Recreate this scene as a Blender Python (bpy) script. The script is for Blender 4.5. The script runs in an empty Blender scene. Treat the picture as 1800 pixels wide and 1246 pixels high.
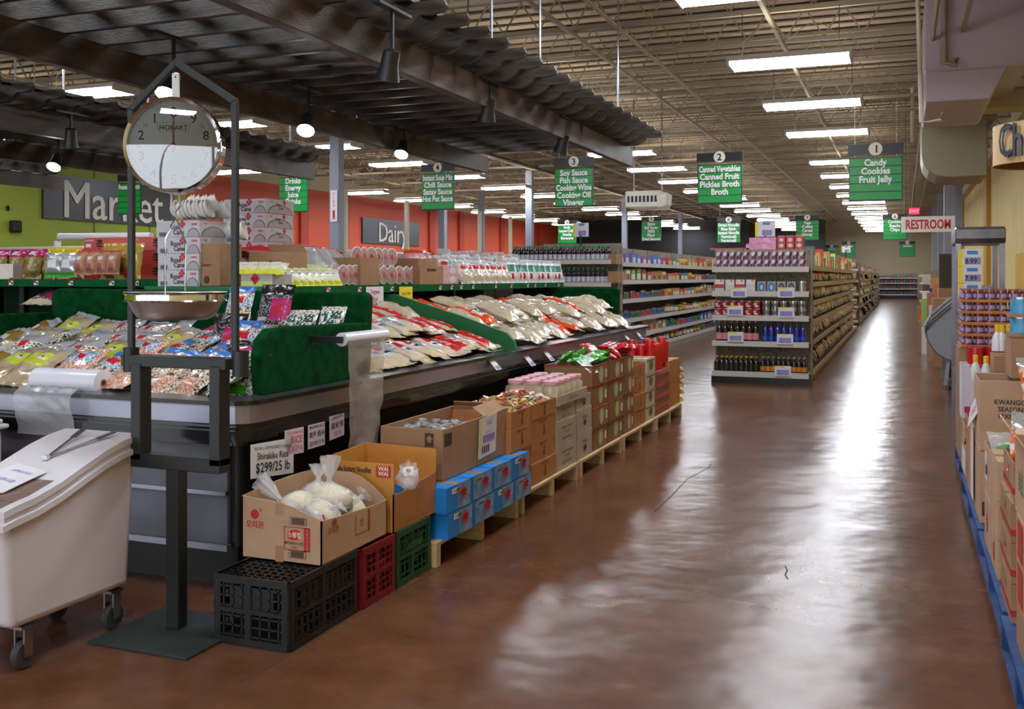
# -*- coding: utf-8 -*-
import bpy, math, random
from mathutils import Vector, Matrix, Euler, noise
R = random.Random(7)
S = bpy.context.scene
COL = S.collection
rad = math.radians
# ---------------------------------------------------------------- camera, world, exposure
YAW = math.atan(687 / 1750)
EYE = Vector((0, 0, 1.5))
cd = bpy.data.cameras.new('camera'); cam = bpy.data.objects.new('camera', cd); COL.objects.link(cam)
cam.location = EYE; cam.rotation_euler = (rad(90), 0, YAW)
cd.sensor_width = 36; cd.lens = 35; cd.shift_y = -136 / 1800; cd.clip_start = .05; cd.clip_end = 300
S.camera = cam
W = bpy.data.worlds.new('world'); S.world = W; W.use_nodes = True
W.node_tree.nodes['Background'].inputs[0].default_value = (.86, .92, 1, 1)
W.node_tree.nodes['Background'].inputs[1].default_value = 2.4
S.view_settings.view_transform = 'Standard'; S.view_settings.look = 'None'
S.view_settings.gamma = 1; S.view_settings.use_curve_mapping = False
S.view_settings.exposure = 0.68
S.cycles.max_bounces = 6; S.cycles.diffuse_bounces = 3; S.cycles.glossy_bounces = 3
S.cycles.transparent_max_bounces = 10; S.cycles.caustics_reflective = False; S.cycles.caustics_refractive = False
S.cycles.sample_clamp_indirect = 4.0
LIGHT = 19.0          # strength of the strip lights
SPOT = 40.0
UPL = 9.0  # strength of the added upward glow on the strip lights

# ---------------------------------------------------------------- helpers
FW = Vector((-math.sin(YAW), math.cos(YAW), 0)); RT = Vector((math.cos(YAW), math.sin(YAW), 0))
def ray(px, py): return FW + RT * ((px - 900) / 1750) + Vector((0, 0, (487 - py) / 1750))
def atD(px, py, d): return EYE + ray(px, py) * d
def atX(px, py, X): r = ray(px, py); return EYE + r * (X / r.x)
def atY(px, py, Y): r = ray(px, py); return EYE + r * (Y / r.y)
def yX(px, X): return atX(px, 487, X).y          # Y of the column px on the plane X
def xY(px, Y): return atY(px, 487, Y).x

def lin(c):
    c = c / 255
    return c / 12.92 if c <= .04045 else ((c + .055) / 1.055) ** 2.4
def rgb(c): return (lin(c[0]), lin(c[1]), lin(c[2]), 1)
MATS = {}
def nd(nt, t, **k):
    n = nt.nodes.new(t)
    for a, b in k.items():
        if a.startswith('i_'): n.inputs[a[2:].replace('_', ' ')].default_value = b
        else: setattr(n, a, b)
    return n
def M(name, col=None, rough=.5, metal=0, alpha=1, emit=0, coat=0, trans=0, var=None, scale=8, stretch=(1, 1, 1), bump=0, bscale=60, speck=None, sscale=60, spec=None):
    """procedural material. var: second colour mixed by noise; speck: list of colours in small cells"""
    if name in MATS: return MATS[name]
    m = bpy.data.materials.new(name); m.use_nodes = True; MATS[name] = m
    nt = m.node_tree; p = nt.nodes['Principled BSDF']; L = nt.links.new
    p.inputs['Base Color'].default_value = rgb(col); p.inputs['Roughness'].default_value = rough
    p.inputs['Metallic'].default_value = metal; p.inputs['Alpha'].default_value = alpha
    if spec is not None: p.inputs['Specular IOR Level'].default_value = spec
    if coat: p.inputs['Coat Weight'].default_value = coat; p.inputs['Coat Roughness'].default_value = .12
    if trans: p.inputs['Transmission Weight'].default_value = trans
    if emit: p.inputs['Emission Color'].default_value = rgb(col); p.inputs['Emission Strength'].default_value = emit
    if var or bump or speck:
        tc = nd(nt, 'ShaderNodeTexCoord'); mp = nd(nt, 'ShaderNodeMapping'); mp.inputs['Scale'].default_value = stretch
        L(tc.outputs['Object'], mp.inputs[0])
    if speck:
        vo = nd(nt, 'ShaderNodeTexVoronoi', i_Scale=sscale); L(mp.outputs[0], vo.inputs['Vector'])
        sp = nd(nt, 'ShaderNodeSeparateColor'); L(vo.outputs['Color'], sp.inputs[0])
        cr = nd(nt, 'ShaderNodeValToRGB'); cr.color_ramp.interpolation = 'CONSTANT'
        e = cr.color_ramp.elements; e[0].color = rgb(speck[0]); e[1].position = 1 / len(speck); e[1].color = rgb(speck[1])
        for k in range(2, len(speck)):
            x = e.new(k / len(speck)); x.color = rgb(speck[k])
        L(sp.outputs[0], cr.inputs[0]); L(cr.outputs[0], p.inputs['Base Color'])
    elif var:
        nz = nd(nt, 'ShaderNodeTexNoise', i_Scale=scale, i_Detail=5.0, i_Roughness=.6); L(mp.outputs[0], nz.inputs['Vector'])
        mr = nd(nt, 'ShaderNodeMapRange'); mr.inputs[1].default_value = .35; mr.inputs[2].default_value = .65; L(nz.outputs[0], mr.inputs[0])
        mx = nd(nt, 'ShaderNodeMix', data_type='RGBA'); mx.inputs[6].default_value = rgb(col); mx.inputs[7].default_value = rgb(var)
        L(mr.outputs[0], mx.inputs[0]); L(mx.outputs[2], p.inputs['Base Color'])
    if bump:
        nb = nd(nt, 'ShaderNodeTexNoise', i_Scale=bscale, i_Detail=3.0); L(mp.outputs[0], nb.inputs['Vector'])
        bm = nd(nt, 'ShaderNodeBump', i_Strength=bump, i_Distance=.01); L(nb.outputs[0], bm.inputs['Height']); L(bm.outputs[0], p.inputs['Normal'])
    return m
def film(name, col, alpha, rough=.12):          # clear plastic film: part see-through, part gloss
    return M(name, col, rough, alpha=alpha, bump=.6, bscale=35, coat=.6)

class MB:
    """collects shapes (in world or local space) and links them as ONE mesh object"""
    def __init__(s): s.v = []; s.f = []; s.m = []; s.mats = []
    def mi(s, mat):
        if mat not in s.mats: s.mats.append(mat)
        return s.mats.index(mat)
    def add(s, vs, fs, mat):
        b = len(s.v); s.v += [tuple(v) for v in vs]; i = s.mi(mat)
        for f in fs: s.f.append(tuple(b + k for k in f)); s.m.append(i)
        return s
    def box(s, x0, x1, y0, y1, z0, z1, mat, mats=None):
        x0, x1 = sorted((x0, x1)); y0, y1 = sorted((y0, y1)); z0, z1 = sorted((z0, z1))
        v = [(x0, y0, z0), (x1, y0, z0), (x1, y1, z0), (x0, y1, z0), (x0, y0, z1), (x1, y0, z1), (x1, y1, z1), (x0, y1, z1)]
        return s.add(v, [(0, 3, 2, 1), (4, 5, 6, 7), (0, 1, 5, 4), (1, 2, 6, 5), (2, 3, 7, 6), (3, 0, 4, 7)], mat)
    def hexa(s, v, mat): return s.add(v, [(0, 3, 2, 1), (4, 5, 6, 7), (0, 1, 5, 4), (1, 2, 6, 5), (2, 3, 7, 6), (3, 0, 4, 7)], mat)
    def quad(s, a, b, c, d, mat): return s.add([a, b, c, d], [(0, 1, 2, 3)], mat)
    def prism(s, pts, z0, z1, mat, cap=True):
        n = len(pts); vs = [(p[0], p[1], z0) for p in pts] + [(p[0], p[1], z1) for p in pts]
        fs = [(k, (k + 1) % n, n + (k + 1) % n, n + k) for k in range(n)]
        if cap: fs += [tuple(range(n))[::-1], tuple(range(n, 2 * n))]
        return s.add(vs, fs, mat)
    def ext(s, pts, axis, a0, a1, mat):      # polygon in the plane across axis, extruded along it
        def P(p, a): return (a, p[0], p[1]) if axis == 0 else (p[0], a, p[1])
        n = len(pts); vs = [P(p, a0) for p in pts] + [P(p, a1) for p in pts]
        return s.add(vs, [(k, (k + 1) % n, n + (k + 1) % n, n + k) for k in range(n)] + [tuple(range(n))[::-1], tuple(range(n, 2 * n))], mat)
    def tube(s, pts, r, mat, n=8, cap=True):
        pts = [Vector(p) for p in pts]; vs = []; fs = []; up = Vector((0, 0, 1))
        for k, p in enumerate(pts):
            t = (pts[min(k + 1, len(pts) - 1)] - pts[max(k - 1, 0)]).normalized()
            u = t.cross(up if abs(t.z) < .95 else Vector((1, 0, 0))).normalized(); w = t.cross(u)
            rr = r[k] if isinstance(r, (list, tuple)) else r
            vs += [p + (u * math.cos(a) + w * math.sin(a)) * rr for a in [2 * math.pi * j / n for j in range(n)]]
        for k in range(len(pts) - 1):
            for j in range(n): fs.append((k * n + j, k * n + (j + 1) % n, (k + 1) * n + (j + 1) % n, (k + 1) * n + j))
        if cap: fs += [tuple(range(n)), tuple(range((len(pts) - 1) * n, len(pts) * n))[::-1]]
        return s.add(vs, fs, mat)
    def bar(s, a, b, w, h, mat):             # rectangular bar from a to b
        a = Vector(a); b = Vector(b); t = (b - a).normalized()
        u = t.cross(Vector((0, 0, 1)) if abs(t.z) < .95 else Vector((0, 1, 0))).normalized(); q = u.cross(t)
        vs = [p + u * (w / 2 * i) + q * (h / 2 * j) for p in (a, b) for i, j in ((-1, -1), (1, -1), (1, 1), (-1, 1))]
        return s.hexa(vs, mat)
    def lathe(s, prof, c=(0, 0, 0), n=16, axis='z'):  # prof: (r, z, material of the band above)
        cx, cy, cz = c; b = len(s.v)
        for r, z, *_ in prof:
            for j in range(n):
                a = 2 * math.pi * j / n; q = (r * math.cos(a), r * math.sin(a), z)
                if axis == 'y': q = (q[0], q[2], q[1])
                if axis == 'x': q = (q[2], q[0], q[1])
                s.v.append((cx + q[0], cy + q[1], cz + q[2]))
        for k in range(len(prof) - 1):
            i = s.mi(prof[k][2])
            for j in range(n): s.f.append((b + k * n + j, b + k * n + (j + 1) % n, b + (k + 1) * n + (j + 1) % n, b + (k + 1) * n + j)); s.m.append(i)
        return s
    def grid(s, fn, nu, nv, mf):
        b = len(s.v)
        for j in range(nv + 1):
            for i in range(nu + 1): s.v.append(tuple(fn(i / nu, j / nv)))
        for j in range(nv):
            for i in range(nu):
                a = b + j * (nu + 1) + i; s.f.append((a, a + 1, a + nu + 2, a + nu + 1)); s.m.append(s.mi(mf((i + .5) / nu, (j + .5) / nv) if callable(mf) else mf))
        return s
    def text(s, st, o, x, up, size, mat, align='c', wx=1.0, bold=0):
        vs, fs, w = glyphs(st, bold); o = Vector(o); x = Vector(x).normalized(); up = Vector(up).normalized()
        dx = {'c': -w / 2, 'l': 0, 'r': -w}[align]
        return s.add([o + x * ((v[0] + dx) * size * wx) + up * ((v[1] - .35) * size) for v in vs], fs, mat)
    def build(s, name, parent=None, smooth=0, loc=None, bevel=0, bseg=1, thick=0):
        """vertices are world coordinates minus the parent's world place (or minus loc)"""
        off = Vector(loc) if loc is not None else (wloc(parent) if parent else Vector((0, 0, 0)))
        me = bpy.data.meshes.new(name); me.from_pydata([tuple(Vector(v) - off) for v in s.v], [], s.f)
        for m in s.mats: me.materials.append(m)
        me.polygons.foreach_set('material_index', s.m)
        if smooth:
            me.polygons.foreach_set('use_smooth', [True] * len(s.f)); me.update(); me.set_sharp_from_angle(angle=rad(smooth))
        me.update()
        o = bpy.data.objects.new(name, me); COL.objects.link(o)
        if loc is not None: o.location = Vector(loc) - (wloc(parent) if parent else Vector((0, 0, 0)))
        if parent: o.parent = parent
        if bevel:
            b = o.modifiers.new('b', 'BEVEL'); b.width = bevel; b.segments = bseg; b.limit_method = 'ANGLE'; b.angle_limit = rad(40)
        if thick:
            b = o.modifiers.new('s', 'SOLIDIFY'); b.thickness = thick; b.offset = 0
        return o
_G = {}
def glyphs(st, bold):
    k = (st, bold)
    if k not in _G:
        c = bpy.data.curves.new('t', 'FONT'); c.body = st; c.size = 1; c.offset = bold; c.resolution_u = 2
        o = bpy.data.objects.new('t', c); me = bpy.data.meshes.new_from_object(o)
        vs = [tuple(v.co) for v in me.vertices]; fs = [tuple(p.vertices) for p in me.polygons]
        _G[k] = (vs, fs, max([v[0] for v in vs] or [0]))
        bpy.data.objects.remove(o); bpy.data.curves.remove(c); bpy.data.meshes.remove(me)
    return _G[k]
def wloc(o):
    l = o.location.copy()
    while o.parent: o = o.parent; l += o.location
    return l
USED = {}
def tag(o, label, cat, group=None, kind=None):
    if not 4 <= len(label.split()) <= 16: print('LABEL LENGTH', len(label.split()), label)
    if label in USED: print('LABEL TWICE', label)
    USED[label] = 1
    o['label'] = label; o['category'] = cat
    if group: o['group'] = group
    if kind: o['kind'] = kind
    return o
def thing(name, loc, label, cat, group=None, rz=0):
    o = bpy.data.objects.new(name, None); COL.objects.link(o); o.location = loc; o.rotation_euler = (0, 0, rz); o.empty_display_size = .1
    if label: tag(o, label, cat, group)
    return o
def struct(o): o['kind'] = 'structure'; return o
def kids(o): return [c for c in bpy.data.objects if c.parent == o]
_KIDS = {}
def dup(src, loc, rot=None, label=None, cat=None, group=None, scale=None):
    """copy of a thing with copies of its parts and sub-parts; prototypes are moved, not copied, the first time"""
    if src.name not in _KIDS:
        ks = kids(src); _KIDS[src.name] = [(k, kids(k)) for k in ks]
        r = src; first = True
    else:
        first = False; r = src.copy(); COL.objects.link(r)
        for k in ('label', 'category', 'group'):
            if k in r: del r[k]
        for k, gs in _KIDS[src.name]:
            c = k.copy(); COL.objects.link(c); c.parent = r
            for g in gs:
                d = g.copy(); COL.objects.link(d); d.parent = c
    r.location = loc
    r.rotation_euler = rot if rot is not None else (0, 0, 0)
    if scale is not None: r.scale = scale if hasattr(scale, '__len__') else (scale,) * 3
    if label: tag(r, label, cat, group)
    return r
ORD = 'first second third fourth fifth sixth seventh eighth ninth tenth eleventh twelfth thirteenth fourteenth fifteenth sixteenth seventeenth eighteenth nineteenth'.split()
TEN = {20: 'twent', 30: 'thirt', 40: 'fort', 50: 'fift', 60: 'sixt', 70: 'sevent', 80: 'eight', 90: 'ninet'}
def od(i):                                    # 0 -> first
    if i < 19: return ORD[i]
    n = i + 1; t = n // 10 * 10
    return TEN[t] + 'ieth' if n % 10 == 0 else TEN[t] + 'y-' + ORD[n % 10 - 1]

# ---------------------------------------------------------------- materials
black = M('black paint', (38, 41, 42), .45); blackm = M('black moulding', (14, 15, 17), .18, coat=.5)
white = M('white plastic', (222, 218, 224), .38); offw = M('off white metal', (196, 190, 180), .45)
grey = M('grey panel', (122, 124, 138), .4, var=(112, 114, 128)); lilac = M('grey trim band', (168, 170, 186), .3, metal=.8)
steel = M('steel', (190, 190, 195), .22, metal=1, bump=.02); chrome = M('chrome', (225, 225, 230), .06, metal=1)
alu = M('brushed aluminium', (140, 142, 148), .28, metal=.9); dullst = M('dull aluminium', (190, 178, 172), .42, metal=.9)
paper = M('white paper', (232, 228, 236), .7); ink = M('black ink', (25, 25, 30), .7); redink = M('red ink', (200, 30, 45), .6)
pinkink = M('pink ink', (215, 70, 130), .7); yellow = M('yellow card', (240, 225, 60), .6); bluec = M('blue print', (70, 140, 210), .6)
lav = M('lavender print', (150, 145, 200), .6)
turf = M('green turf', (12, 84, 40), .95, var=(4, 58, 24), scale=14, bump=.8, bscale=420, spec=.1)
turf2 = M('green carpet strip', (28, 98, 52), .9, var=(18, 82, 42), scale=20, bump=.4, bscale=300, spec=.1)
carton = M('brown cardboard', (170, 132, 98), .75, var=(158, 120, 88), scale=5); carton2 = M('tan cardboard', (196, 160, 130), .75, var=(186, 150, 120), scale=5)
cartin = M('cardboard inside', (186, 150, 105), .8); cartgold = M('golden cardboard', (208, 148, 70), .6, var=(196, 136, 60), scale=6)
cartor = M('orange brown cardboard', (188, 128, 74), .7, var=(172, 114, 64), scale=6); cartgr = M('pale grey cardboard', (186, 172, 156), .75, var=(174, 160, 145), scale=5)
tape = M('packing tape', (176, 136, 100), .25, coat=.4); pine = M('pale pine', (206, 180, 138), .7, var=(186, 156, 112), scale=6, stretch=(6, 1, 6))
wood = M('dark stained wood', (86, 76, 68), .45, var=(40, 36, 33), scale=5, stretch=(.8, 3, 3), bump=.25, bscale=30)
wood2 = M('brown stained beam', (78, 58, 46), .45, var=(44, 36, 32), scale=5, stretch=(3, .6, 3), bump=.2, bscale=30)
colm = M('grey column paint', (140, 144, 160), .5)
signg = M('sign green', (10, 150, 62), .35, emit=0); signk = M('sign black', (28, 28, 30), .4); cream = M('cream', (236, 230, 210), .5)
wtxt = M('white lettering', (245, 245, 245), .5)
shelfw = M('shelf enamel', (206, 200, 192), .4); shelfb = M('beige shelf metal', (150, 138, 122), .5); peg = M('pegboard beige', (150, 140, 124), .6, speck=[(156, 146, 130), (148, 138, 122), (116, 108, 96)], sscale=60)
rubber = M('rubber', (60, 60, 62), .6)

# ---------------------------------------------------------------- the setting
def plane_mat_floor():
    m = bpy.data.materials.new('polished brown concrete'); m.use_nodes = True; nt = m.node_tree; p = nt.nodes['Principled BSDF']; L = nt.links.new
    tc = nd(nt, 'ShaderNodeTexCoord')
    n1 = nd(nt, 'ShaderNodeTexNoise', i_Scale=.9, i_Detail=7.0, i_Roughness=.62); n2 = nd(nt, 'ShaderNodeTexNoise', i_Scale=5.0, i_Detail=5.0, i_Roughness=.55)
    for n in (n1, n2): L(tc.outputs['Object'], n.inputs['Vector'])
    mx = nd(nt, 'ShaderNodeMix', data_type='FLOAT'); mx.inputs[0].default_value = .42; L(n1.outputs[0], mx.inputs[2]); L(n2.outputs[0], mx.inputs[3])
    cr = nd(nt, 'ShaderNodeValToRGB'); e = cr.color_ramp.elements
    e[0].position = .3; e[0].color = rgb((78, 46, 30)); e[1].position = .7; e[1].color = rgb((122, 80, 56))
    x = e.new(.5); x.color = rgb((98, 62, 42))
    L(mx.outputs[0], cr.inputs[0]); L(cr.outputs[0], p.inputs['Base Color'])
    mr = nd(nt, 'ShaderNodeMapRange'); mr.inputs[1].default_value = .35; mr.inputs[2].default_value = .7; mr.inputs[3].default_value = .2; mr.inputs[4].default_value = .262
    L(n1.outputs[0], mr.inputs[0]); L(mr.outputs[0], p.inputs['Roughness'])
    b = nd(nt, 'ShaderNodeTexNoise', i_Scale=3.0, i_Detail=2.0); L(tc.outputs['Object'], b.inputs['Vector'])
    bm = nd(nt, 'ShaderNodeBump', i_Strength=.35, i_Distance=.025); L(b.outputs[0], bm.inputs['Height']); L(bm.outputs[0], p.inputs['Normal'])
    p.inputs['Specular IOR Level'].default_value = .27
    return m
fl = MB().box(-22.2, 6, -9, 78, -.2, 0, plane_mat_floor()).build('floor'); struct(fl)
ck = MB()                                     # hairline cracks in the slab: parts of the floor
crm = M('dark crack', (48, 34, 28), .8)
for pts in ([(1150, 900), (1180, 872), (1208, 842), (1245, 822), (1250, 815)], [(420, 1200), (480, 1168), (560, 1120), (640, 1075), (720, 1030), (800, 985)], [(1380, 995), (1384, 1003), (1380, 1010), (1385, 1018)]):
    w = [EYE + ray(*q) * (1.5 / ((q[1] - 487) / 1750)) for q in pts]
    for a, b in zip(w, w[1:]): ck.bar(a + Vector((0, 0, .0004)), b + Vector((0, 0, .0004)), .006, .001, crm)
ck.build('crack_line', fl)

CEIL = 6.1
deck = M('ceiling deck paint', (158, 144, 124), .8, var=(146, 132, 112), scale=.6)
joistm = M('joist paint', (150, 138, 120), .7)
ceil = MB()
for k in range(0, 145):                       # ribbed deck, ribs along X
    y = 5 + k * .5
    ceil.box(-22.2, 6, y, y + .26, CEIL, CEIL + .03, deck); ceil.box(-22.2, 6, y + .26, y + .5, CEIL + .05, CEIL + .08, deck)
ceil.box(-22.2, 6, -9, 5, CEIL, CEIL + .08, deck); ceil.box(-22.2, 6, -9, 78, CEIL + .08, CEIL + .3, deck)
cl = struct(ceil.build('ceiling'))
for k in range(34):
    y = 7.2 + k * 2.05; j = MB(); xr = min(6, xY(1616, y)) if y < 23.5 else 6
    j.box(-22, xr, y - .04, y + .04, CEIL - .06, CEIL, joistm); j.box(-22, xr, y - .035, y + .035, CEIL - .62, CEIL - .56, joistm)
    for i in range(0, 46):
        x = -22 + i * .62
        if x + .62 > xr: break
        for a, b in (((x, CEIL - .06), (x + .31, CEIL - .56)), ((x + .31, CEIL - .56), (x + .62, CEIL - .06))):
            j.bar((a[0], y, a[1]), (b[0], y, b[1]), .022, .022, joistm)
    j.build('bar_joist', cl)
for x in (-20, -16.4, -12.4, -8.6, -5.0, -1.9, .9):
    MB().box(x - .03, x + .03, -9, 78, CEIL - .68, CEIL - .62, joistm).build('bridging_angle', cl)
for x in (-12.4,):                        # main girders along Y
    MB().box(x - .1, x + .1, 5, 78, CEIL - .74, CEIL - .68, joistm).box(x - .03, x + .03, 5, 78, CEIL - .68, CEIL - .1, joistm).build('girder', cl)
for x, z in ((.45, 5.35), (-9.4, 5.2), (-4.2, 5.45)):
    MB().tube([(x, 4, z), (x, 77, z)], .035, joistm).build('sprinkler_pipe', cl)

lime = M('lime wall paint', (152, 170, 48), .6); orange = M('orange wall paint', (214, 84, 48), .6); orange2 = M('dark orange pilaster', (182, 58, 34), .6)
beige = M('beige wall paint', (190, 178, 150), .7); darkw = M('dark upper wall', (48, 46, 46), .8); whitew = M('white wall band', (214, 210, 206), .6)
XL = -22
w = MB(); w.box(XL - .2, XL, -9, 26.6, 0, 5.0, lime); w.box(XL - .2, XL, 26.6, 66, 2.6, 5.0, orange); w.box(XL - .2, XL, 26.6, 66, 0, 2.6, whitew)
w.box(XL - .2, XL, 66, 78, 0, 5.0, darkw); w.box(XL - .2, XL, -9, 78, 5.0, CEIL + .1, beige)
for y in (22.6, 24.9): w.box(XL, XL + .02, y, y + .04, 0, 5, M('seam', (110, 126, 34), .6))
wl = struct(w.build('wall_left'))
for y in (33.2, 36.3, 44.6, 48.2, 54.0, 60.0):
    MB().box(XL, XL + .12, y, y + .55, 2.6, 5.0, orange2).build('pilaster', wl)
w = MB(); w.box(-22.2, 6, 78, 78.2, 0, CEIL + .1, beige); struct(w.build('wall_back'))
pillar_y = [M('pale yellow wall', (236, 214, 146), .7, var=(228, 204, 132), scale=1), M('ochre stripe', (196, 150, 52), .6), M('yellow wall', (226, 186, 60), .7, var=(214, 172, 50), scale=2)]
XR = 2.75
w = MB(); w.box(XR, XR + .2, 15, 78, 0, 5.2, pillar_y[0]); w.box(XR - .012, XR, 9, 29, 0, 2.1, pillar_y[2]); w.box(XR, XR + .2, -9, 15, 0, 5.2, pillar_y[0]); w.box(XR - .25, XR + .2, -9, 78, 5.2, CEIL + .1, beige)
wr = struct(w.build('wall_right'))
for px, q in ((1742, 1), (1695, 1)):
    y = yX(px, XR); MB().box(XR - .14, XR, y, y + y * .035, 0, 5.2, pillar_y[1]).build('pilaster', wr)
# bulkhead (beige ledge) and dark partition far down the back
w = MB(); p0 = atY(1617, 196, 20.5); w.box(p0.x, XR - .02, 20.5, 21.3, p0.z, p0.z + .3, M('ledge paint', (200, 184, 140), .6)); tag(w.build('bulkhead_ledge'), 'pale beige ledge below the grey duct at top right', 'ledge')
# dark far left back area: partition with black upper part
w = MB(); w.box(-22, -9.5, 67, 67.2, 0, CEIL, darkw); w.box(-9.5, -5, 72, 72.2, 3.0, CEIL, darkw); struct(w.build('trim_1'))
# shop front behind the camera: posts and a rail round open glazing
w = MB()
for x in (-22, -18, -14, -10, -6, -2, 2, 5.8): w.box(x - .08, x + .08, -9.1, -8.9, 0, 3.6, alu)
w.box(-22.2, 6, -9.1, -8.9, 0, .5, beige); w.box(-22.2, 6, -9.15, -8.85, 3.6, CEIL + .1, beige)
struct(w.build('wall_front'))

# columns
COLS = [(xY(592, 19.9), 19.9), (xY(931, 33.9), 33.9), (xY(1098, 47.2), 47.2), (xY(1196, 60), 60.0), (xY(778, 33), 33), (xY(846, 41), 41)]
cp = None
for k, (x, y) in enumerate(COLS):
    if cp is None:
        cp = thing('steel_column', (0, 0, 0), None, None)
        MB().box(-.12, .12, -.12, .12, 0, CEIL - .74, colm).build('shaft', cp); MB().box(-.22, .22, -.22, .22, 0, .03, colm).build('base_plate', cp)
    dup(cp, (x, y, 0), None, ['nearest grey steel column, left of the word Dairy', 'grey steel column behind the hanging sign number three', 'grey steel column left of the hanging sign number nine', 'distant grey steel column right of the hanging sign number nine', 'thin grey steel column below the hanging sign number four', 'thin grey steel column between signs four and three'][k], 'column', 'grey steel columns')
a = MB(); p = atY(588, 362, 19.9 - .125); a.box(p.x - .09, p.x + .09, p.y - .03, p.y - .02, p.z - .36, p.z + .36, paper)
for i, ch in enumerate('FIRE'): a.text(ch, (p.x, p.y - .035, p.z + .28 - i * .09), (1, 0, 0), (0, 0, 1), .09, redink)
a.box(p.x - .03, p.x + .03, p.y - .034, p.y - .031, p.z - .3, p.z - .1, redink); tag(a.build('fire_sign'), 'small white fire extinguisher sign on the nearest grey column', 'sign')
# cream posts in front of the dairy wall
for k, px in enumerate((607, 715, 776, 843, 897)):
    q = atX(px, 487, -17.5)
    t = MB().box(q.x - .07, q.x + .07, q.y - .07, q.y + .07, 0, 4.4, M('cream post', (205, 196, 172), .5)).build('wall_post', loc=(q.x, q.y, 0))
    tag(t, 'thin cream post before the orange dairy wall, %s from the left' % od(k), 'post', 'cream posts before the dairy wall')

# strip lights
lampm = M('lamp diffuser', (240, 246, 255), .5, emit=LIGHT); wire = M('dark cable', (60, 52, 44), .6)
lp = thing('ceiling_light', (0, 0, 0), None, None)
MB().box(-.86, .86, -.3, .3, .03, .1, offw).box(-.89, -.85, -.31, .31, -.03, .1, offw).box(.85, .89, -.31, .31, -.03, .1, offw).build('housing', lp)
MB().box(-.85, .85, -.27, .27, -.02, .03, lampm).build('diffuser', lp)
MB().box(-.84, .84, -.16, .16, .1, .115, M('added uplight glow', (255, 246, 232), .5, emit=UPL)).build('added_uplight', lp)  # glowing strip added on top of the housing to brighten the ceiling
g = MB()
for s in (-.7, .7): g.tube([(s, 0, .1), (s, 0, .8)], .006, wire, 5)
g.tube([(-.7 + .14 * i, 0, .35 + .22 * abs(math.sin(i * math.pi / 5))) for i in range(11)], .008, wire, 5); g.build('hanger_wire', lp)
rows = {-1.57: [-4.5, -.5, 3.5, 7.45, 11.4, 15.35, 19.3, 23.25, 29.2] + [33.3 + 4.05 * k for k in range(11)],
        -6.8: [-4.5, 3.5, 11.4, 17.3, 21.2, 25.2, 29.2] + [33.3 + 4.05 * k for k in range(10)],
        -13.3: [-4.5, 3.5, 9.5, 13.5, 17.4, 21.3, 25.2, 29.2, 33.3] + [37.3 + 4.05 * k for k in range(8)],
        -19.0: [3.5, 10, 17.4, 25.2, 33.3, 37.3] + [41.3 + 4.05 * k for k in range(5)]}
nm = {-1.57: 'row over the main aisle', -6.8: 'row over the sauce shelves', -13.3: 'row left of the columns', -19.0: 'row along the dairy wall'}
for x, ys in rows.items():
    far = [y for y in ys if y > 15]
    for y in ys:
        lab = 'bright white strip light, %s from the front, %s' % (od(far.index(y)), nm[x]) if y > 15 else 'white strip light above the front of the store, %s, %s' % (od(ys.index(y)), nm[x])
        dup(lp, (x, y, 4.7), None, lab, 'ceiling light', 'white strip lights')
# ---------------------------------------------------------------- hanging signs
def aisle_sign(px, y0, y1, wpx, num, lines, label, W_=.86, head=None):
    d = W_ * .93 * 1750 / wpx; c = atD(px, (y0 + y1) / 2, d); h = (y1 - y0) * d / 1750
    t = thing('aisle_sign', c, label, 'sign', 'green hanging aisle signs')
    n = 5; b = MB(); b.box(c.x - W_ / 2 - .015, c.x + W_ / 2 + .015, c.y - .01, c.y + .02, c.z - h / 2 - .015, c.z + h / 2 + .015, signk); b.build('backing', t)
    for i in range(n):
        z1 = c.z + h / 2 - i * h / n; s_ = MB(); s_.box(c.x - W_ / 2, c.x + W_ / 2, c.y - .02, c.y - .01, z1 - h / n + .012, z1 - .004, signg)
        if i < len(lines) and lines[i]: s_.text(lines[i], (c.x, c.y - .024, z1 - h / n / 2), (1, 0, 0), (0, 0, 1), h / n * 1.12, wtxt, wx=min(.86, .95 * W_ / (glyphs(lines[i], .035)[2] * h / n * 1.12)), bold=.035)
        s_.build('slat_panel', t)
    hz = c.z + h / 2 + (.16 if not head else head); hh = .09
    b = MB(); b.box(c.x - W_ / 2 - .03, c.x + W_ / 2 + .03, c.y - .01, c.y + .02, hz - hh, hz + hh, signk); b.build('header_bar', t)
    if num:
        b = MB(); b.lathe([(.115, 0, cream), (.115, .02, cream), (.115, .02, cream)], (c.x, c.y - .035, hz), 24, 'y')
        b.ext([(c.x + .115 * math.cos(a), hz + .115 * math.sin(a)) for a in [2 * math.pi * i / 28 for i in range(28)]], 1, c.y - .035, c.y - .02, cream)
        b.text(num, (c.x, c.y - .038, hz), (1, 0, 0), (0, 0, 1), .19 if len(num) == 1 else .14, ink, bold=.02); b.build('number_disc', t)
    b = MB()
    for s in (-.4, .4): b.tube([(c.x + s * W_, c.y, c.z + h / 2), (c.x + s * W_, c.y, CEIL)], .004, alu, 5)
    b.build('hanger_wire', t); return t
aisle_sign(1539, 278, 352, 80, '1', ['Candy', 'Cookies', 'Fruit Jelly'], 'green hanging sign number 1 reading Candy, Cookies, Fruit Jelly')
aisle_sign(1265, 290, 357, 70, '2', ['Canned Vegetables', 'Canned Fruit', 'Pickles Broth', 'Broth'], 'green hanging sign number 2 reading Canned Vegetables and Canned Fruit')
aisle_sign(1009, 297, 362, 64, '3', ['Soy Sauce', 'Fish Sauce', 'Cooking Wine', 'Cooking Oil', 'Vinegar'], 'green hanging sign number 3 reading Soy Sauce and Fish Sauce')
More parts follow.
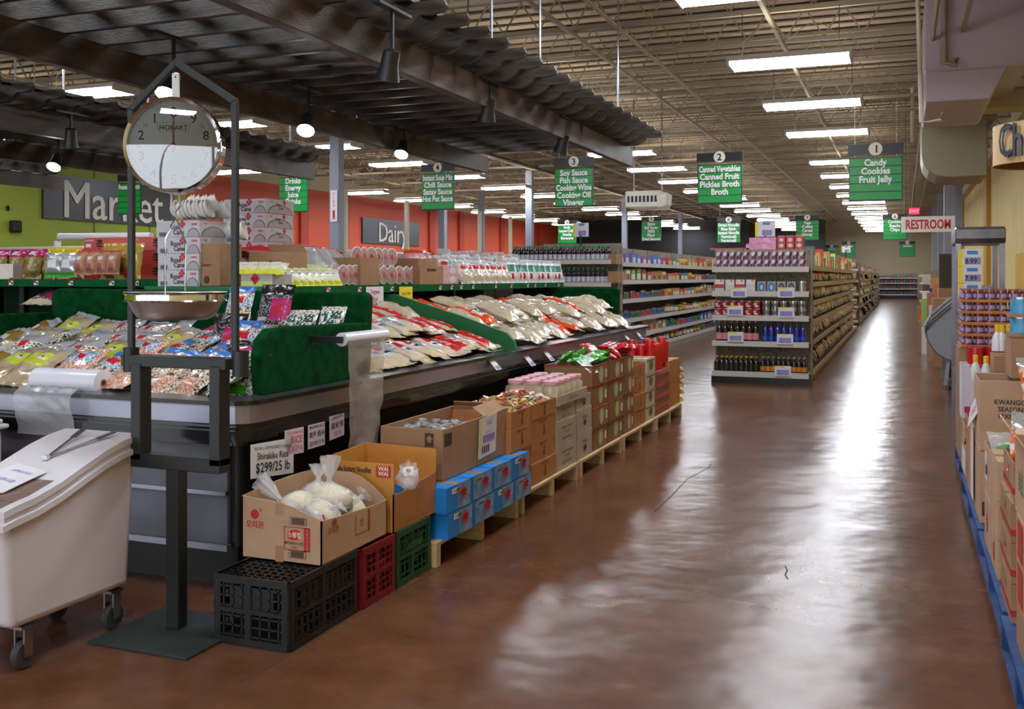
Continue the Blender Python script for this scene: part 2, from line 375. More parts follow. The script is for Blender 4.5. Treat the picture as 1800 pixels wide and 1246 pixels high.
aisle_sign(770, 306, 368, 57, '4', ['Instant Soup Mix', 'Chili Sauce', 'Satay Sauce', 'Hot Pot Sauce'], 'green hanging sign reading Chili Sauce, Satay Sauce, Hot Pot Sauce')
aisle_sign(516, 312, 372, 53, '', ['Drinks', 'Energy', 'Juice', 'Drinks'], 'bright green hanging sign reading Drinks, Energy, Juice')
aisle_sign(228, 323, 376, 46, '', ['Frozen Products'], 'green hanging sign reading Frozen Products behind the scale post', W_=.74)
aisle_sign(1573, 386, 421, 35, '6', ['Cookies', 'Snacks', 'Chips'], 'small green sign number 6 reading Cookies, Snacks, Chips', head=.13)
aisle_sign(1419, 388, 422, 35, '7', ['Teas', 'Coffee', 'Cereal', 'Honey'], 'small green sign number 7 reading Teas, Coffee, Cereal, Honey', head=.13)
aisle_sign(1281, 392, 426, 36, '8', ['Dried Noodle', 'Rice Stick', 'Instant Noodle', 'Vermicelli', 'Vermicelli'], 'small green sign number 8 reading Dried Noodle and Rice Stick', head=.13)
aisle_sign(1145, 390, 423, 32, '9', ['Spice', 'Salt Sugar', 'MSG', 'Flour', 'Dried Seaweed'], 'small green sign number 9 reading Spice, Salt Sugar, Flour', head=.13)
aisle_sign(997, 396, 428, 31, '10', ['Soda', 'Canned Coffee', 'Snacks', 'Beverage'], 'small green sign number 10 reading Soda, Snacks, Beverage', head=.13)
aisle_sign(1225, 433, 453, 20, '11', ['', ''], 'tiny distant green sign left of sign number 8', head=.12)
aisle_sign(1462, 436, 452, 20, '12', ['Seaweed'], 'tiny distant green sign just right of the pink boxes', head=.12)
aisle_sign(1492, 430, 452, 20, '13', ['Kitchen'], 'tiny distant green sign right of its twin past the first shelves', head=.12)
aisle_sign(1595, 430, 451, 23, '16', ['Seaweed'], 'tiny distant green sign on the back wall below sign 6', head=.12)
# restroom and exit signs
d = 24; c = atD(1631, 394, d); t = thing('restroom_sign', c, 'white hanging sign with red letters reading RESTROOM', 'sign'); rz = M('restroom red', (200, 30, 40), .5)
b = MB(); b.box(c.x - .6, c.x + .6, c.y - .02, c.y + .02, c.z - .19, c.z + .19, M('sign white', (232, 226, 222), .5)); b.text('RESTROOM', (c.x, c.y - .025, c.z), (1, 0, 0), (0, 0, 1), .31, rz, wx=.63, bold=.03); b.build('board', t)
b = MB()
for s in (-.5, .5): b.tube([(c.x + s, c.y, c.z + .19), (c.x + s, c.y, CEIL)], .006, wire, 5)
b.build('hanger_wire', t)
c = atD(1607, 371, 40); b = MB(); b.box(c.x - .19, c.x + .19, c.y - .03, c.y + .03, c.z - .12, c.z + .12, M('exit glow', (255, 30, 60), .5, emit=2.2)); b.text('EXIT', (c.x, c.y - .035, c.z), (1, 0, 0), (0, 0, 1), .18, M('exit letters', (255, 150, 170), .5, emit=1)); b.tube([(c.x, c.y, c.z + .1), (c.x, c.y, CEIL)], .01, wire, 5)
tag(b.build('exit_sign', loc=c), 'small red lit exit sign above the restroom sign', 'sign')
# wall signs Market and Dairy
def wall_sign(px0, px1, z0, z1, word, size, name, lab, wx):
    y0, y1 = yX(px0, XL), yX(px1, XL); b = MB(); b.box(XL, XL + .08, y0, y1, z0, z1, M('wall sign charcoal', (58, 60, 64), .4)); t = b.build(name); tag(t, lab, 'sign')
    b = MB(); b.text(word, (XL + .1, (y0 + y1) / 2, (z0 + z1) / 2 - .02), (0, 1, 0), (0, 0, 1), size, M('sign lettering', (225, 220, 210), .5), wx=wx); b.text(word, (XL + .098, (y0 + y1) / 2 + .035, (z0 + z1) / 2 - .02), (0, 1, 0), (0, 0, 1), size, M('sign lettering', (225, 220, 210), .5), wx=wx); b.build('lettering', t); return t
wall_sign(73, 304, 3.12, 4.36, 'Market', 1.52, 'market_sign', 'dark wall sign with white letters reading Market on lime wall', .93)
wall_sign(635, 734, 3.0, 4.12, 'Dairy', 1.25, 'dairy_sign', 'dark wall sign with white letters reading Dairy on orange wall', 1.0)
# hanging promo cards
def promo(px, py, w, h, d, lab, ymark=True):
    c = atD(px, py, d); k = d / 1750; b = MB(); t = thing('price_placard', c, lab, 'placard', 'white placards on poles')
    b.box(c.x - w * k / 2, c.x + w * k / 2, c.y - .01, c.y + .01, c.z - h * k / 2, c.z + h * k / 2, paper)
    b.box(c.x - w * k / 2, c.x - w * k * .36, c.y - .014, c.y - .01, c.z - h * k / 2, c.z + h * k / 2, yellow)
    b.box(c.x - w * k * .12, c.x + w * k * .24, c.y - .014, c.y - .01, c.z + h * k * .3, c.z + h * k * .46, bluec)
    b.box(c.x - w * k * .15, c.x + w * k * .35, c.y - .014, c.y - .01, c.z - h * k * .42, c.z - h * k * .05, lav)
    b.text('1', (c.x - w * k * .1, c.y - .016, c.z - h * k * .22), (1, 0, 0), (0, 0, 1), h * k * .35, redink); b.build('card', t)
    return t, c
t, c = promo(1345, 403, 34, 26, 14.6, 'white and yellow price placard on a pole above the endcap shelf')
MB().tube([(c.x, c.y, c.z - .1), (c.x, c.y, 1.9)], .02, signk).build('pole', t)
t, c = promo(1021, 404, 28, 24, 17.6, 'white and yellow price placard on a pole over the green-capped bottles')
MB().tube([(c.x, c.y, c.z - .1), (c.x, c.y, 1.83)], .02, signk).build('pole', t)
t, c = promo(1487, 438, 15, 11, 34, 'tiny white price placard on a pole over the second snack shelf')
MB().tube([(c.x, c.y, c.z - .05), (c.x, c.y, 1.95)], .02, signk).build('pole', t)

# ---------------------------------------------------------------- ducts and round sign at top right
ductm = M('lavender grey duct', (190, 176, 190), .4, var=(180, 166, 180), scale=.7); ductg = M('grey green duct', (150, 142, 118), .5, var=(142, 134, 110), scale=1)
p = atY(1626, 175, 17.5); q = atY(1772, 175, 17.5); x0, x1 = p.x, q.x; zb = atY(1650, 178, 17.5).z
t = thing('supply_duct', (x0, 17.5, zb), 'large square lavender grey air duct hanging at top right', 'duct')
b = MB(); zs = atY(1640, 125, 17.5).z
b.hexa([(x0, 17.5, zs), (x1 + .3, 17.5, zs), (x1 + .3, 20.5, zs), (x0, 20.5, zs), (x0, 17.5, CEIL), (x1 + .3, 17.5, CEIL), (x1 + .3, 20.5, CEIL), (x0, 20.5, CEIL)], ductm)
b.hexa([(x0, 17.5, zb), (x1 - .25, 17.5, zb), (x1 - .25, 20.5, zb), (x0, 20.5, zb), (x0, 17.5, zs), (x1, 17.5, zs), (x1, 20.5, zs), (x0, 20.5, zs)], ductm); b.build('duct_body', t, bevel=.02)
b = MB(); b.tube([(x0 + .28, 17.4, CEIL - .1), (x0 + .28, 17.4, zs + .1), (x0 + .46, 17.4, zs + .06), (x0 + .46, 17.4, zs + .16)], .05, joistm, 10); b.build('pipe_elbow', t, smooth=40)
# elbow duct below
cx = atY(1620, 255, 21.4); b = MB(); r0 = 1.0; x0 = cx.x; x1 = atY(1736, 255, 21.4).x; zt = atY(1650, 196, 21.4).z; x1 = max(x1, 1.0); zl = atY(1650, 312, 21.4).z
pts = [(x1, zt), (x0, zt), (x0, zl + .45)] + [(x0 + .45 - .45 * math.cos(a), zl + .45 - .45 * math.sin(a)) for a in [math.pi / 8 * i for i in range(1, 5)]] + [(x1, zl)]
b.ext(pts, 1, 21.4, 23.2, ductg); tag(b.build('duct_elbow', loc=(x0, 22, zl), bevel=.02), 'grey green rounded duct elbow under the beige ledge', 'duct')
b = MB(); p = atY(1612, 0, 16.5); p1 = atY(1620, 215, 16.5)
b.tube([(p.x, 16.5, CEIL), (p1.x, 16.5, p1.z), (p1.x + .28, 16.5, p1.z + .02), (p1.x + .3, 16.5, p1.z + .14)], .035, M('white pipe', (200, 192, 176), .4), 10)
tag(b.build('drain_pipe', smooth=40), 'thin white vertical pipe running down left of the grey duct', 'pipe')
b = MB(); p = atX(1610, 0, 1.2); q = atD(1604, 250, 24)
b.tube([(q.x, q.y, CEIL), (q.x, q.y, q.z)], .05, M('cream post', (205, 196, 172), .5), 8); tag(b.build('ceiling_post', smooth=40), 'cream pipe hanging left of the duct, beside the ceiling lights', 'pipe')
# round drum sign reading Cherry's
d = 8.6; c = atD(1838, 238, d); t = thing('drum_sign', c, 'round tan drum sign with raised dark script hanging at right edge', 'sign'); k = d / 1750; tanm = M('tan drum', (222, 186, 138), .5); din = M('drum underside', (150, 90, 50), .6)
rx, z1, z0 = 84 * k, c.z + 18 * k, c.z - 52 * k
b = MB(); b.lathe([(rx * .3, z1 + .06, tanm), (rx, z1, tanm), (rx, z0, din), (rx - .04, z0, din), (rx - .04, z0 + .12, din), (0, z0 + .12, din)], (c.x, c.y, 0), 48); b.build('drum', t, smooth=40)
b = MB(); vs, fs, w_ = glyphs("Cherry's", .01); A0 = math.atan2(-c.y, -c.x) - .86
vv = []
for dd in (.03, .06):
    for v in vs:
        a = A0 + v[0] * .17 / rx; vv.append((c.x + (rx + dd) * math.cos(a), c.y + (rx + dd) * math.sin(a), (z0 + z1) / 2 + (v[1] - .3) * .40))
n = len(vs); ff = [tuple(n + i for i in f) for f in fs] + [tuple(f) for f in fs]
b.add(vv, ff, M('raised grey letters', (96, 100, 108), .35, metal=.5)); b.build('lettering', t)
b = MB(); b.tube([(c.x, c.y, z1), (c.x, c.y, CEIL)], .03, signk, 8); b.build('stem', t)
# ceiling vent box
c = atD(1130, 350, 24); t = thing('air_diffuser', c, 'pale ceiling air unit with louvred front beside hanging sign 2', 'vent'); k = 24 / 1750
b = MB(); b.box(c.x - 32 * k, c.x + 32 * k, c.y, c.y + 1.0, c.z - 14 * k, c.z + 15 * k, offw); b.build('casing', t, bevel=.02)
b = MB()
for i in range(8): b.box(c.x - 28 * k + i * 7 * k, c.x - 24 * k + i * 7 * k, c.y - .01, c.y + .01, c.z - 5 * k, c.z + 6 * k, ink)
b.build('louvre', t)
for s in (-.35, .35): MB().tube([(c.x + s, c.y + .5, c.z + .2), (c.x + s, c.y + .5, CEIL)], .015, alu, 6).build('hanger_rod', t)
e = atD(1167, 352, 24); b = MB(); b.hexa([(e.x - .1, e.y - .2, e.z - .2), (e.x + .12, e.y - .2, e.z - .14), (e.x + .12, e.y + .3, e.z - .14), (e.x - .1, e.y + .3, e.z - .2), (e.x - .16, e.y - .2, e.z + .1), (e.x + .14, e.y - .2, e.z + .16), (e.x + .14, e.y + .3, e.z + .16), (e.x - .16, e.y + .3, e.z + .1)], offw); b.build('side_nozzle', t, bevel=.02)

# ---------------------------------------------------------------- timber pergolas hanging over the counters
def pergola(dx, label, rods=True):
    t = thing('pergola', (-4.5 + dx, 8.3, 3.0), label, 'pergola', 'dark timber pergolas')
    z = 3.0
    for x in (-3.46, -5.6):
        MB().box(x + dx - .045, x + dx + .045, 2.2, 13.2, z, z + .24, wood2).build('beam', t, bevel=.004)
    y = 2.6
    sl = MB(); L_, R_ = -6.15 + dx, -2.93 + dx; za, zb_ = z + .24, z + .42
    def prof(sgn, x): return [(x - sgn * .34, za), (x - sgn * .26, za + .035), (x - sgn * .2, za + .09), (x - sgn * .1, za + .085), (x - sgn * .02, za + .1), (x, za + .135), (x - sgn * .02, zb_)]
    r = prof(1, R_); l = prof(-1, L_)[::-1]
    pts = r + l; sl.ext(pts, 1, -.022, .022, wood); proto = sl.build('rafter', t, loc=(0, 0, 0)); proto.location = Vector((0, 2.35, 0)) - wloc(t)
    for k in range(1, 28):
        c = proto.copy(); COL.objects.link(c); c.location = Vector((0, 2.35 + k * .389, 0)) - wloc(t)
    for k in range(6):
        x = -5.85 + dx + k * .52
        MB().box(x - .07, x + .07, 2.2, 13.1, zb_, zb_ + .035, wood).build('purlin', t)
    for x in (-3.46, -5.6):
        for y in (3, 6.3, 8.3, 9.6, 12.6): MB().tube([(x + dx, y, z + .2), (x + dx, y, CEIL)], .012, alu, 6).build('hanger_rod', t)
    return t
pergola(0, 'dark timber pergola hanging over the front grocery counter, largest of the three')
pergola(-5.04, 'dark timber pergola behind and left of the front one')
pergola(-10.08, 'leftmost dark timber pergola, only its scalloped rafter ends showing')
# spotlights
spm = M('lit spotlight lens', (255, 252, 245), .4, emit=SPOT)
def spot_light(px, py, d, lit, label, aim):
    c = atD(px, py, d); t = thing('spotlight', c, label, 'spotlight', 'black spotlights under the pergolas'); a = Vector(aim).normalized(); top = c - a * .2
    q = a.to_track_quat('Z', 'Y')
    b = MB(); b.lathe([(.02, -.2, signk), (.055, -.19, signk), (.06, -.09, signk), (.085, 0, signk), (.08, 0, signk), (.07, -.03, signk)], (0, 0, 0), 18)
    b.v = [tuple(c + q @ Vector(v)) for v in b.v]; b.build('spot_head', t, smooth=40)
    b = MB(); b.lathe([(0, -.02, spm if lit else ink), (.072, -.02, ink)], (0, 0, 0), 18); b.v = [tuple(c + q @ Vector(v)) for v in b.v]; b.build('lens', t)
    b = MB(); b.bar(top, (top.x, top.y, 3.24), .02, .02, signk); b.box(top.x - .03, top.x + .03, top.y - .22, top.y + .22, 3.22, 3.24, signk); b.build('bracket', t)
spot_light(680, 140, 6.5, False, 'black spotlight under the right pergola beam, nearest of three', (-.35, .25, -1))
spot_light(855, 212, 8.9, False, 'black spotlight under the right pergola beam, middle of three', (-.3, .3, -1))
spot_light(984, 268, 10.9, False, 'black spotlight under the right pergola beam, farthest of three', (-.4, .2, -1))
spot_light(537, 230, 9.0, True, 'lit spotlight on the left pergola beam, right of the scale', (.25, -.6, -.8))
spot_light(705, 272, 11.6, True, 'lit spotlight farther along the left pergola beam', (.1, -.6, -.8))
spot_light(292, 166, 7.1, True, 'lit spotlight just behind the top of the scale dial', (.1, -.5, -.8))
spot_light(94, 294, 11.9, True, 'lit spotlight over the lime wall, left of the Market sign', (.25, -.6, -.8))
spot_light(124, 258, 10.6, False, 'unlit black spotlight under the second pergola', (-.25, .2, -1))

# ---------------------------------------------------------------- packages: bags, jars, cans, bottles, cartons
def bagmesh(name, w, l, t, mf, seed=0, nu=10, nv=14, seal=.08, sm=60):
    rr = random.Random(seed); off = Vector((rr.random() * 50, rr.random() * 50, 0)); b = MB()
    def f(side):
        def g(u, v):
            x = (u - .5) * w; y = (v - .5) * l; e = min(v, 1 - v) / seal
            pu = (1 - (2 * u - 1) ** 2) ** .5 if 0 < u < 1 else 0; pv = 0 if e <= 1 else min(1, ((e - 1) * seal / .16)) ** .55
            n = noise.noise(Vector((u * 4, v * 5, side)) + off)
            z = side * t / 2 * pu * pv * (1 + .35 * n) + .01 * noise.noise(Vector((u * 9, v * 9, 0)) + off)
            x *= 1 - .05 * (pv) + .03 * noise.noise(Vector((v * 6, 0, 0)) + off)
            return (x, y, z + t / 2)
        return g
    b.grid(f(1), nu, nv, mf); n0 = len(b.f); b.grid(f(-1), nu, nv, mf)
    b.f[n0:] = [tuple(reversed(q)) for q in b.f[n0:]]
    return b.build(name, smooth=sm, loc=(0, 0, 0))
def rec(u, v, u0, u1, v0, v1): return u0 < u < u1 and v0 < v < v1
clear = film('clear film', (226, 228, 232), .42)
sp = lambda n, cols, s=110, **k: M(n, cols[0], .22, coat=.7, speck=cols, sscale=s * 1.9, bump=.35, bscale=24, **k)
beanA = sp('mixed beans in film', [(214, 196, 170), (168, 138, 108), (236, 228, 212), (84, 70, 60), (226, 214, 196)], 75)
beanP = sp('pink peanuts in film', [(206, 130, 106), (226, 190, 166), (190, 120, 96), (232, 214, 200)], 90)
beanK = sp('black beans in film', [(30, 28, 34), (66, 58, 70), (20, 20, 24), (190, 184, 188)], 110)
beanB = sp('blue white printed film', [(176, 206, 232), (236, 236, 240), (120, 170, 214), (214, 222, 232), (84, 84, 96)], 100)
seedW = sp('black and white seeds', [(226, 222, 214), (40, 40, 44), (208, 202, 190), (186, 178, 160), (236, 232, 226)], 60)
oliveF = M('olive gold film', (150, 132, 62), .2, coat=.8, var=(120, 106, 52), scale=14, bump=.5, bscale=30); greenF = M('bright green film', (74, 170, 50), .25, coat=.6, bump=.4, bscale=30)
limeF = M('yellow green film', (190, 200, 60), .25, coat=.6, bump=.4, bscale=30); tan = M('mushroom tan film', (190, 172, 140), .2, coat=.8, var=(160, 142, 112), scale=18, bump=.5, bscale=30)
redF = M('red film', (206, 34, 40), .22, coat=.7, bump=.4, bscale=30); magF = M('magenta film', (190, 30, 110), .22, coat=.7, bump=.4, bscale=30); blkF = M('black film', (24, 22, 28), .15, coat=.8, bump=.5, bscale=30)
blueF = M('blue film', (60, 120, 200), .22, coat=.6, bump=.4, bscale=30); whtF = M('white film', (226, 226, 232), .22, coat=.7, bump=.4, bscale=24); silF = M('clear silver film', (200, 202, 208), .12, metal=.4, coat=.6, bump=.8, bscale=22)
riceW = M('white rice in film', (214, 200, 174), .22, coat=.7, var=(196, 180, 152), scale=40, bump=.35, bscale=40); riceY = M('pale noodles in film', (220, 200, 164), .3, coat=.6, var=(206, 180, 140), scale=30, stretch=(1, 8, 1), bump=.3, bscale=30)
orF = M('orange film', (236, 84, 30), .22, coat=.6, bump=.4, bscale=26); goldF = M('gold film', (214, 182, 92), .25, metal=.3, coat=.5, bump=.6, bscale=22); pinkF = M('pink film', (226, 160, 170), .3, coat=.4, bump=.3, bscale=30)
navy = M('navy film', (40, 46, 110), .25, coat=.6); brnF = M('brown snack film', (150, 96, 70), .28, coat=.6, var=(120, 70, 52), scale=16, bump=.4, bscale=30); kraft = M('kraft pouch', (196, 140, 108), .4, var=(184, 128, 98), scale=20)
tealF = M('teal print film', (70, 150, 130), .25, coat=.6, bump=.4, bscale=24)
def spotty(base, *marks):        # marks: (u0, u1, v0, v1, material)
    def f(u, v):
        for m in marks[::-1]:
            if m[0] < u < m[1] and m[2] < v < m[3]: return m[4]
        return base
    return f
BAG = {
 'seed_bag': ('clear bag of striped seeds', bagmesh('seed_bag', .2, .3, .05, spotty(seedW, (0, 1, .72, 1, silF), (.3, .6, .6, .72, redF)), 1)),
 'bean_bag': ('speckled bean bag with blue header', bagmesh('bean_bag', .2, .29, .045, spotty(beanA, (0, 1, .55, .8, beanB), (.25, .75, .66, .8, redF), (0, 1, .84, 1, blueF), (.4, .9, .1, .35, beanP)), 2)),
 'peanut_bag': ('pink peanut bag with pale blue label', bagmesh('peanut_bag', .21, .28, .05, spotty(beanP, (.1, .9, .55, .85, beanB), (.35, .65, .62, .8, redF)), 3)),
 'mushroom_bag': ('tan mushroom bag with yellow green label', bagmesh('mushroom_bag', .22, .32, .05, spotty(tan, (.2, .8, .45, .75, limeF), (0, 1, .86, 1, silF), (.3, .6, .55, .65, seedW)), 4)),
 'herb_bag': ('olive gold bag of herbs', bagmesh('herb_bag', .2, .3, .05, spotty(oliveF, (.3, .7, .3, .62, whtF), (.36, .64, .36, .5, ink), (0, 1, .8, 1, clear), (.6, .85, .62, .74, orF)), 5)),
 'green_label_bag': ('clear bag with bright green label', bagmesh('green_label_bag', .2, .3, .05, spotty(tan, (.08, .92, .42, .66, greenF), (.1, .9, .66, .8, whtF), (.4, .8, .7, .78, limeF), (0, 1, .85, 1, silF)), 6)),
 'black_rice_bag': ('black bag with magenta panel', bagmesh('black_rice_bag', .24, .3, .06, spotty(beanK, (.45, 1, .3, .68, magF), (.55, .85, .44, .58, redF), (0, 1, .8, 1, blkF), (0, 1, 0, .2, riceW), (.08, .4, .3, .38, whtF)), 7)),
 'tea_bag_pack': ('dark green and white bean bag', bagmesh('tea_bag_pack', .2, .3, .05, spotty(seedW, (.05, .95, .5, .85, M('dark green print', (36, 84, 70), .3, coat=.5, speck=[(36, 84, 70), (230, 234, 230), (30, 70, 60), (40, 90, 74)], sscale=60)), (.1, .8, .3, .45, greenF)), 8)),
}
RICE = {
 'noodle_pack': ('clear noodle pack with red and blue print', bagmesh('noodle_pack', .15, .42, .06, spotty(riceY, (.12, .88, .3, .9, whtF), (.2, .8, .55, .8, redF), (.2, .8, .42, .52, navy), (.3, .7, .84, .88, ink), (0, 1, .94, 1, silF)), 11, 8, 16)),
 'red_rice_pack': ('long pack with a bright red printed face', bagmesh('red_rice_pack', .15, .44, .07, spotty(riceW, (.15, .85, .12, .9, redF), (.34, .66, .2, .6, M('red and white print', (210, 60, 60), .3, coat=.5, speck=[(206, 34, 40), (236, 220, 214), (190, 28, 36)], sscale=80)), (0, 1, .95, 1, silF)), 12, 8, 16)),
 'silver_pack': ('clear bag of noodles with a white label', bagmesh('silver_pack', .2, .42, .07, spotty(silF, (.1, .9, 0, .45, riceY), (.35, .75, .2, .55, whtF), (.4, .7, .3, .5, lav)), 13, 8, 16)),
 'white_rice_pack': ('long clear bag of white rice noodles', bagmesh('white_rice_pack', .17, .52, .12, spotty(riceW, (0, 1, .95, 1, silF)), 14, 8, 18)),
 'printed_rice_pack': ('long white rice bag with faint dark print', bagmesh('printed_rice_pack', .18, .5, .11, spotty(riceW, (.2, .8, .35, .75, whtF), (.3, .45, .4, .7, M('grey print', (110, 120, 130), .4, speck=[(220, 220, 224), (90, 96, 110), (210, 200, 190)], sscale=70)), (.55, .7, .45, .65, tealF)), 15, 8, 18)),
 'orange_rice_pack': ('long orange printed bag of rice cakes', bagmesh('orange_rice_pack', .18, .52, .09, spotty(orF, (.25, .75, .25, .5, whtF), (0, 1, 0, .08, riceW)), 16, 8, 18)),
}
def hide(): pass
# ---------------------------------------------------------------- the refrigerated island counter
XF, YF, XE, YE = -2.84, 3.85, -9.4, 11.75
def outl(o, r=.16):
    r_ = max(r - o, .02); cx, cy = XF - o - r_, YF + o + r_
    arc = [(cx + r_ * math.cos(a), cy + r_ * math.sin(a)) for a in [rad(-90 + 15 * i) for i in range(7)]]
    return [(XE, YF + o)] + arc + [(XF - o, YE - o), (XE, YE - o)]
T = thing('display_counter', (-3.6, 5, 0), 'long black and grey island grocery counter with green turf dividers', 'counter')
MB().prism(outl(.16), 0, .2, M('black kick', (16, 16, 18), .5)).build('kick_plate', T)
MB().prism(outl(.12), .2, .72, M('dark counter side', (34, 33, 36), .35)).build('body_panel', T)
b = MB()
for x0, x1 in ((-9.2, -6.4), (-6.36, -3.02)): b.box(x0, x1, YF + .1, YF + .125, .22, .71, grey)
b.box(-9.2, -3.02, YF + .085, YF + .11, .45, .47, lilac); b.box(-9.2, -3.0, YF + .07, YF + .11, .19, .22, lilac); b.build('end_panel', T)
b = MB(); 
for o, z0, z1 in ((.05, .70, .72), (.02, .72, .735), (0, .735, .775), (.02, .775, .79), (.05, .79, .805)): b.prism(outl(o), z0, z1, blackm)
b.build('bumper_rail', T, smooth=70)
MB().prism(outl(.03), .805, .885, lilac).build('trim_band', T)
b = MB(); b.prism(outl(.02), .885, .895, alu); b.prism(outl(.0), .895, .915, blackm); b.build('edge_moulding', T)
b = MB()
def ring(b, oa, ob, z, m):
    A, B = outl(oa), outl(ob); n = len(A)
    for i in range(n - 1): b.quad((*A[i], z), (*A[i + 1], z), (*B[i + 1], z + .012), (*B[i], z + .012), m)
ring(b, .0, .1, .916, alu); b.build('top_rail', T)
dk = M('well deck', (26, 26, 26), .7)
def deckz(x, y):                                 # height of the sloping decks
    if x < -2.98 and y < 5.1: return .9 + (y - 3.97) * .12
    return .9 + (-2.96 - x) * .22
b = MB(); b.hexa([(XE, 3.97, .8), (-2.96, 3.97, .8), (-2.96, 5.1, .8), (XE, 5.1, .8), (XE, 3.97, .9), (-2.96, 3.97, .9), (-2.96, 5.1, 1.03), (XE, 5.1, 1.03)], dk)
b.hexa([(-4.6, 5.1, .8), (-2.96, 5.1, .8), (-2.96, 11.65, .8), (-4.6, 11.65, .8), (-4.6, 5.1, 1.26), (-2.96, 5.1, .9), (-2.96, 11.65, .9), (-4.6, 11.65, 1.26)], dk)
b.box(XE, -4.6, 5.3, 11.65, .8, 1.0, dk); b.build('well_deck', T)
# turf dividers
b = MB(); b.ext([(-5.36, 1.0), (-2.94, .92), (-2.92, 1.39), (-2.95, 1.41), (-5.3, 1.425), (-5.36, 1.40)], 1, 5.12, 5.2, turf); b.build('turf_back_board', T, bevel=.02, bseg=3)
def fb(pts, x0, x1): b = MB(); b.ext(pts, 0, x0, x1, turf); return b
fb([(4.06, .915), (5.12, .915), (5.12, 1.235), (4.3, 1.25), (4.14, 1.245), (4.07, 1.2), (4.04, 1.12)], -2.96, -2.9).build('turf_side_board', T, bevel=.015, bseg=3)
fb([(3.95, .915), (5.12, .95), (5.12, 1.265), (3.95, 1.265)], -5.4, -5.34).build('turf_side_board', T, bevel=.015, bseg=3)
def fy(pts, y0, y1, m=turf): b = MB(); b.ext(pts, 1, y0, y1, m); return b
fy([(-2.82, .93), (-2.84, 1.0), (-2.9, 1.06), (-3.3, 1.19), (-3.9, 1.36), (-4.3, 1.36), (-4.3, .95)], 7.27, 7.31, M('thin green board', (20, 110, 60), .6)).build('green_divider', T)
fy([(-3.16, .93), (-3.16, 1.35), (-3.2, 1.372), (-4.5, 1.372), (-4.5, .95)], 11.55, 11.62).build('turf_end_board', T, bevel=.015, bseg=3)
# upper shelves
def ushelf(x0, x1, y0, y1, z, lab, lipm=turf2):
    t = thing('counter_shelf', ((x0 + x1) / 2, y0, z), lab, 'shelf')
    MB().box(x0, x1, y0, y1, z - .06, z, lipm).build('shelf_board', t)
    for yy in [y0 + .25 + (y1 - y0 - .5) * i / 3 for i in range(4)]: MB().box((x0 + x1) / 2 - .03, (x0 + x1) / 2 + .03, yy - .03, yy + .03, 1.0, z - .06, signk).build('support_post', t)
    return t
US = ushelf(-5.02, -3.94, 5.65, 11.8, 1.435, 'green edged upper shelf running along the aisle side of the counter')
MB().box(-5.02, -4.98, 5.7, 11.7, .98, 1.37, M('painted shade board', (12, 30, 20), .9)).build('back_board', US)  # near-black green paints in the shade below the shelf
MB().box(-5.026, -3.936, 5.64, 5.652, 1.372, 1.436, M('green lip', (34, 124, 78), .6)).build('front_lip', US)
UL = ushelf(-10.4, -5.05, 6.25, 7.6, 1.482, 'green edged upper shelf at far left behind the turf board')
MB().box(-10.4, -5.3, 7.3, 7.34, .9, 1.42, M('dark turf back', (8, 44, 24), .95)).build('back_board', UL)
# price tags on shelf lips
pt = [None]
def price_tag(loc, rz, lab, w=.05, h=.035, red=True, grp='small price tags on the green shelf edge'):
    b = MB(); b.box(-w / 2, w / 2, -.002, 0, -h / 2, h / 2, paper); b.box(-w / 2, 0, -.0035, -.002, 0, h / 2, redink if red else yellow)
    b.box(.005, w * .42, -.003, -.002, -h * .35, h * .2, ink)
    o = b.build('price_tag', loc=(0, 0, 0)); o.location = loc; o.rotation_euler = (0, 0, rz); tag(o, lab, 'price tag', grp); return o
for i, px in enumerate((20, 64, 125, 197, 240)):
    p = atY(px, 495, 6.245); price_tag((p.x, 6.243, 1.452), 0, 'red and white price tag on the left shelf edge, %s from the left' % od(i))
for i, px in enumerate((577, 632, 689, 774, 794, 811, 832, 872, 899, 928, 941, 959, 982)):
    price_tag((-3.936, yX(px, -3.936), 1.405), rad(90), 'small price tag on the long green shelf edge, %s from the near end' % od(i))
def sign_sheet(pts, mat, name, lab, texts, cat='sign', x=(0, 1, 0), nrm=(1, 0, 0), grp=None):
    b = MB(); N = Vector(nrm); P = [Vector(p) for p in pts]; bk = [p - N * .003 for p in P]
    b.hexa([bk[0], bk[1], P[1], P[0], bk[3], bk[2], P[2], P[3]], mat); t = b.build(name, loc=P[0]); tag(t, lab, cat, grp)
    X = (P[1] - P[0]); U = (P[3] - P[0]); g = MB()
    for st, u, v, sz, m in texts: g.text(st, P[0] + X * u + U * v + N * .002, X, U, sz, m, bold=.01)
    if texts: g.build('handwriting', t)
    return t
def xsheet(X, px0, px1, py0, py1, mat, name, lab, texts, skew=0, **k):
    a, c = atX(px0, py1, X), atX(px1, py0, X); ya, yc = a.y, c.y; z0 = a.z; z1 = c.z + .0
    zt = atX(px0, py0, X).z
    return sign_sheet([(X, ya, z0), (X, yc, z0 + skew), (X, yc, zt + skew), (X, ya, zt)], mat, name, lab, texts, **k)
pinkp = M('pale pink paper', (226, 206, 220), .7)
xsheet(-3.93, 644, 674, 504, 543, paper, 'handwritten_sign', 'white handwritten sign with pink ink hanging from the green shelf', [('Organic', .5, .78, .05, pinkink), ('Rice', .5, .45, .05, pinkink), ('유기농 쌀', .5, .18, .06, ink)])
xsheet(-3.93, 702, 725, 504, 535, yellow, 'yellow_sign', 'yellow printed sign hanging from the green shelf edge', [('SALE ITEM', .5, .6, .035, redink), ('special', .5, .3, .03, M('orange ink', (200, 120, 30), .6))])
XS = XF + .004
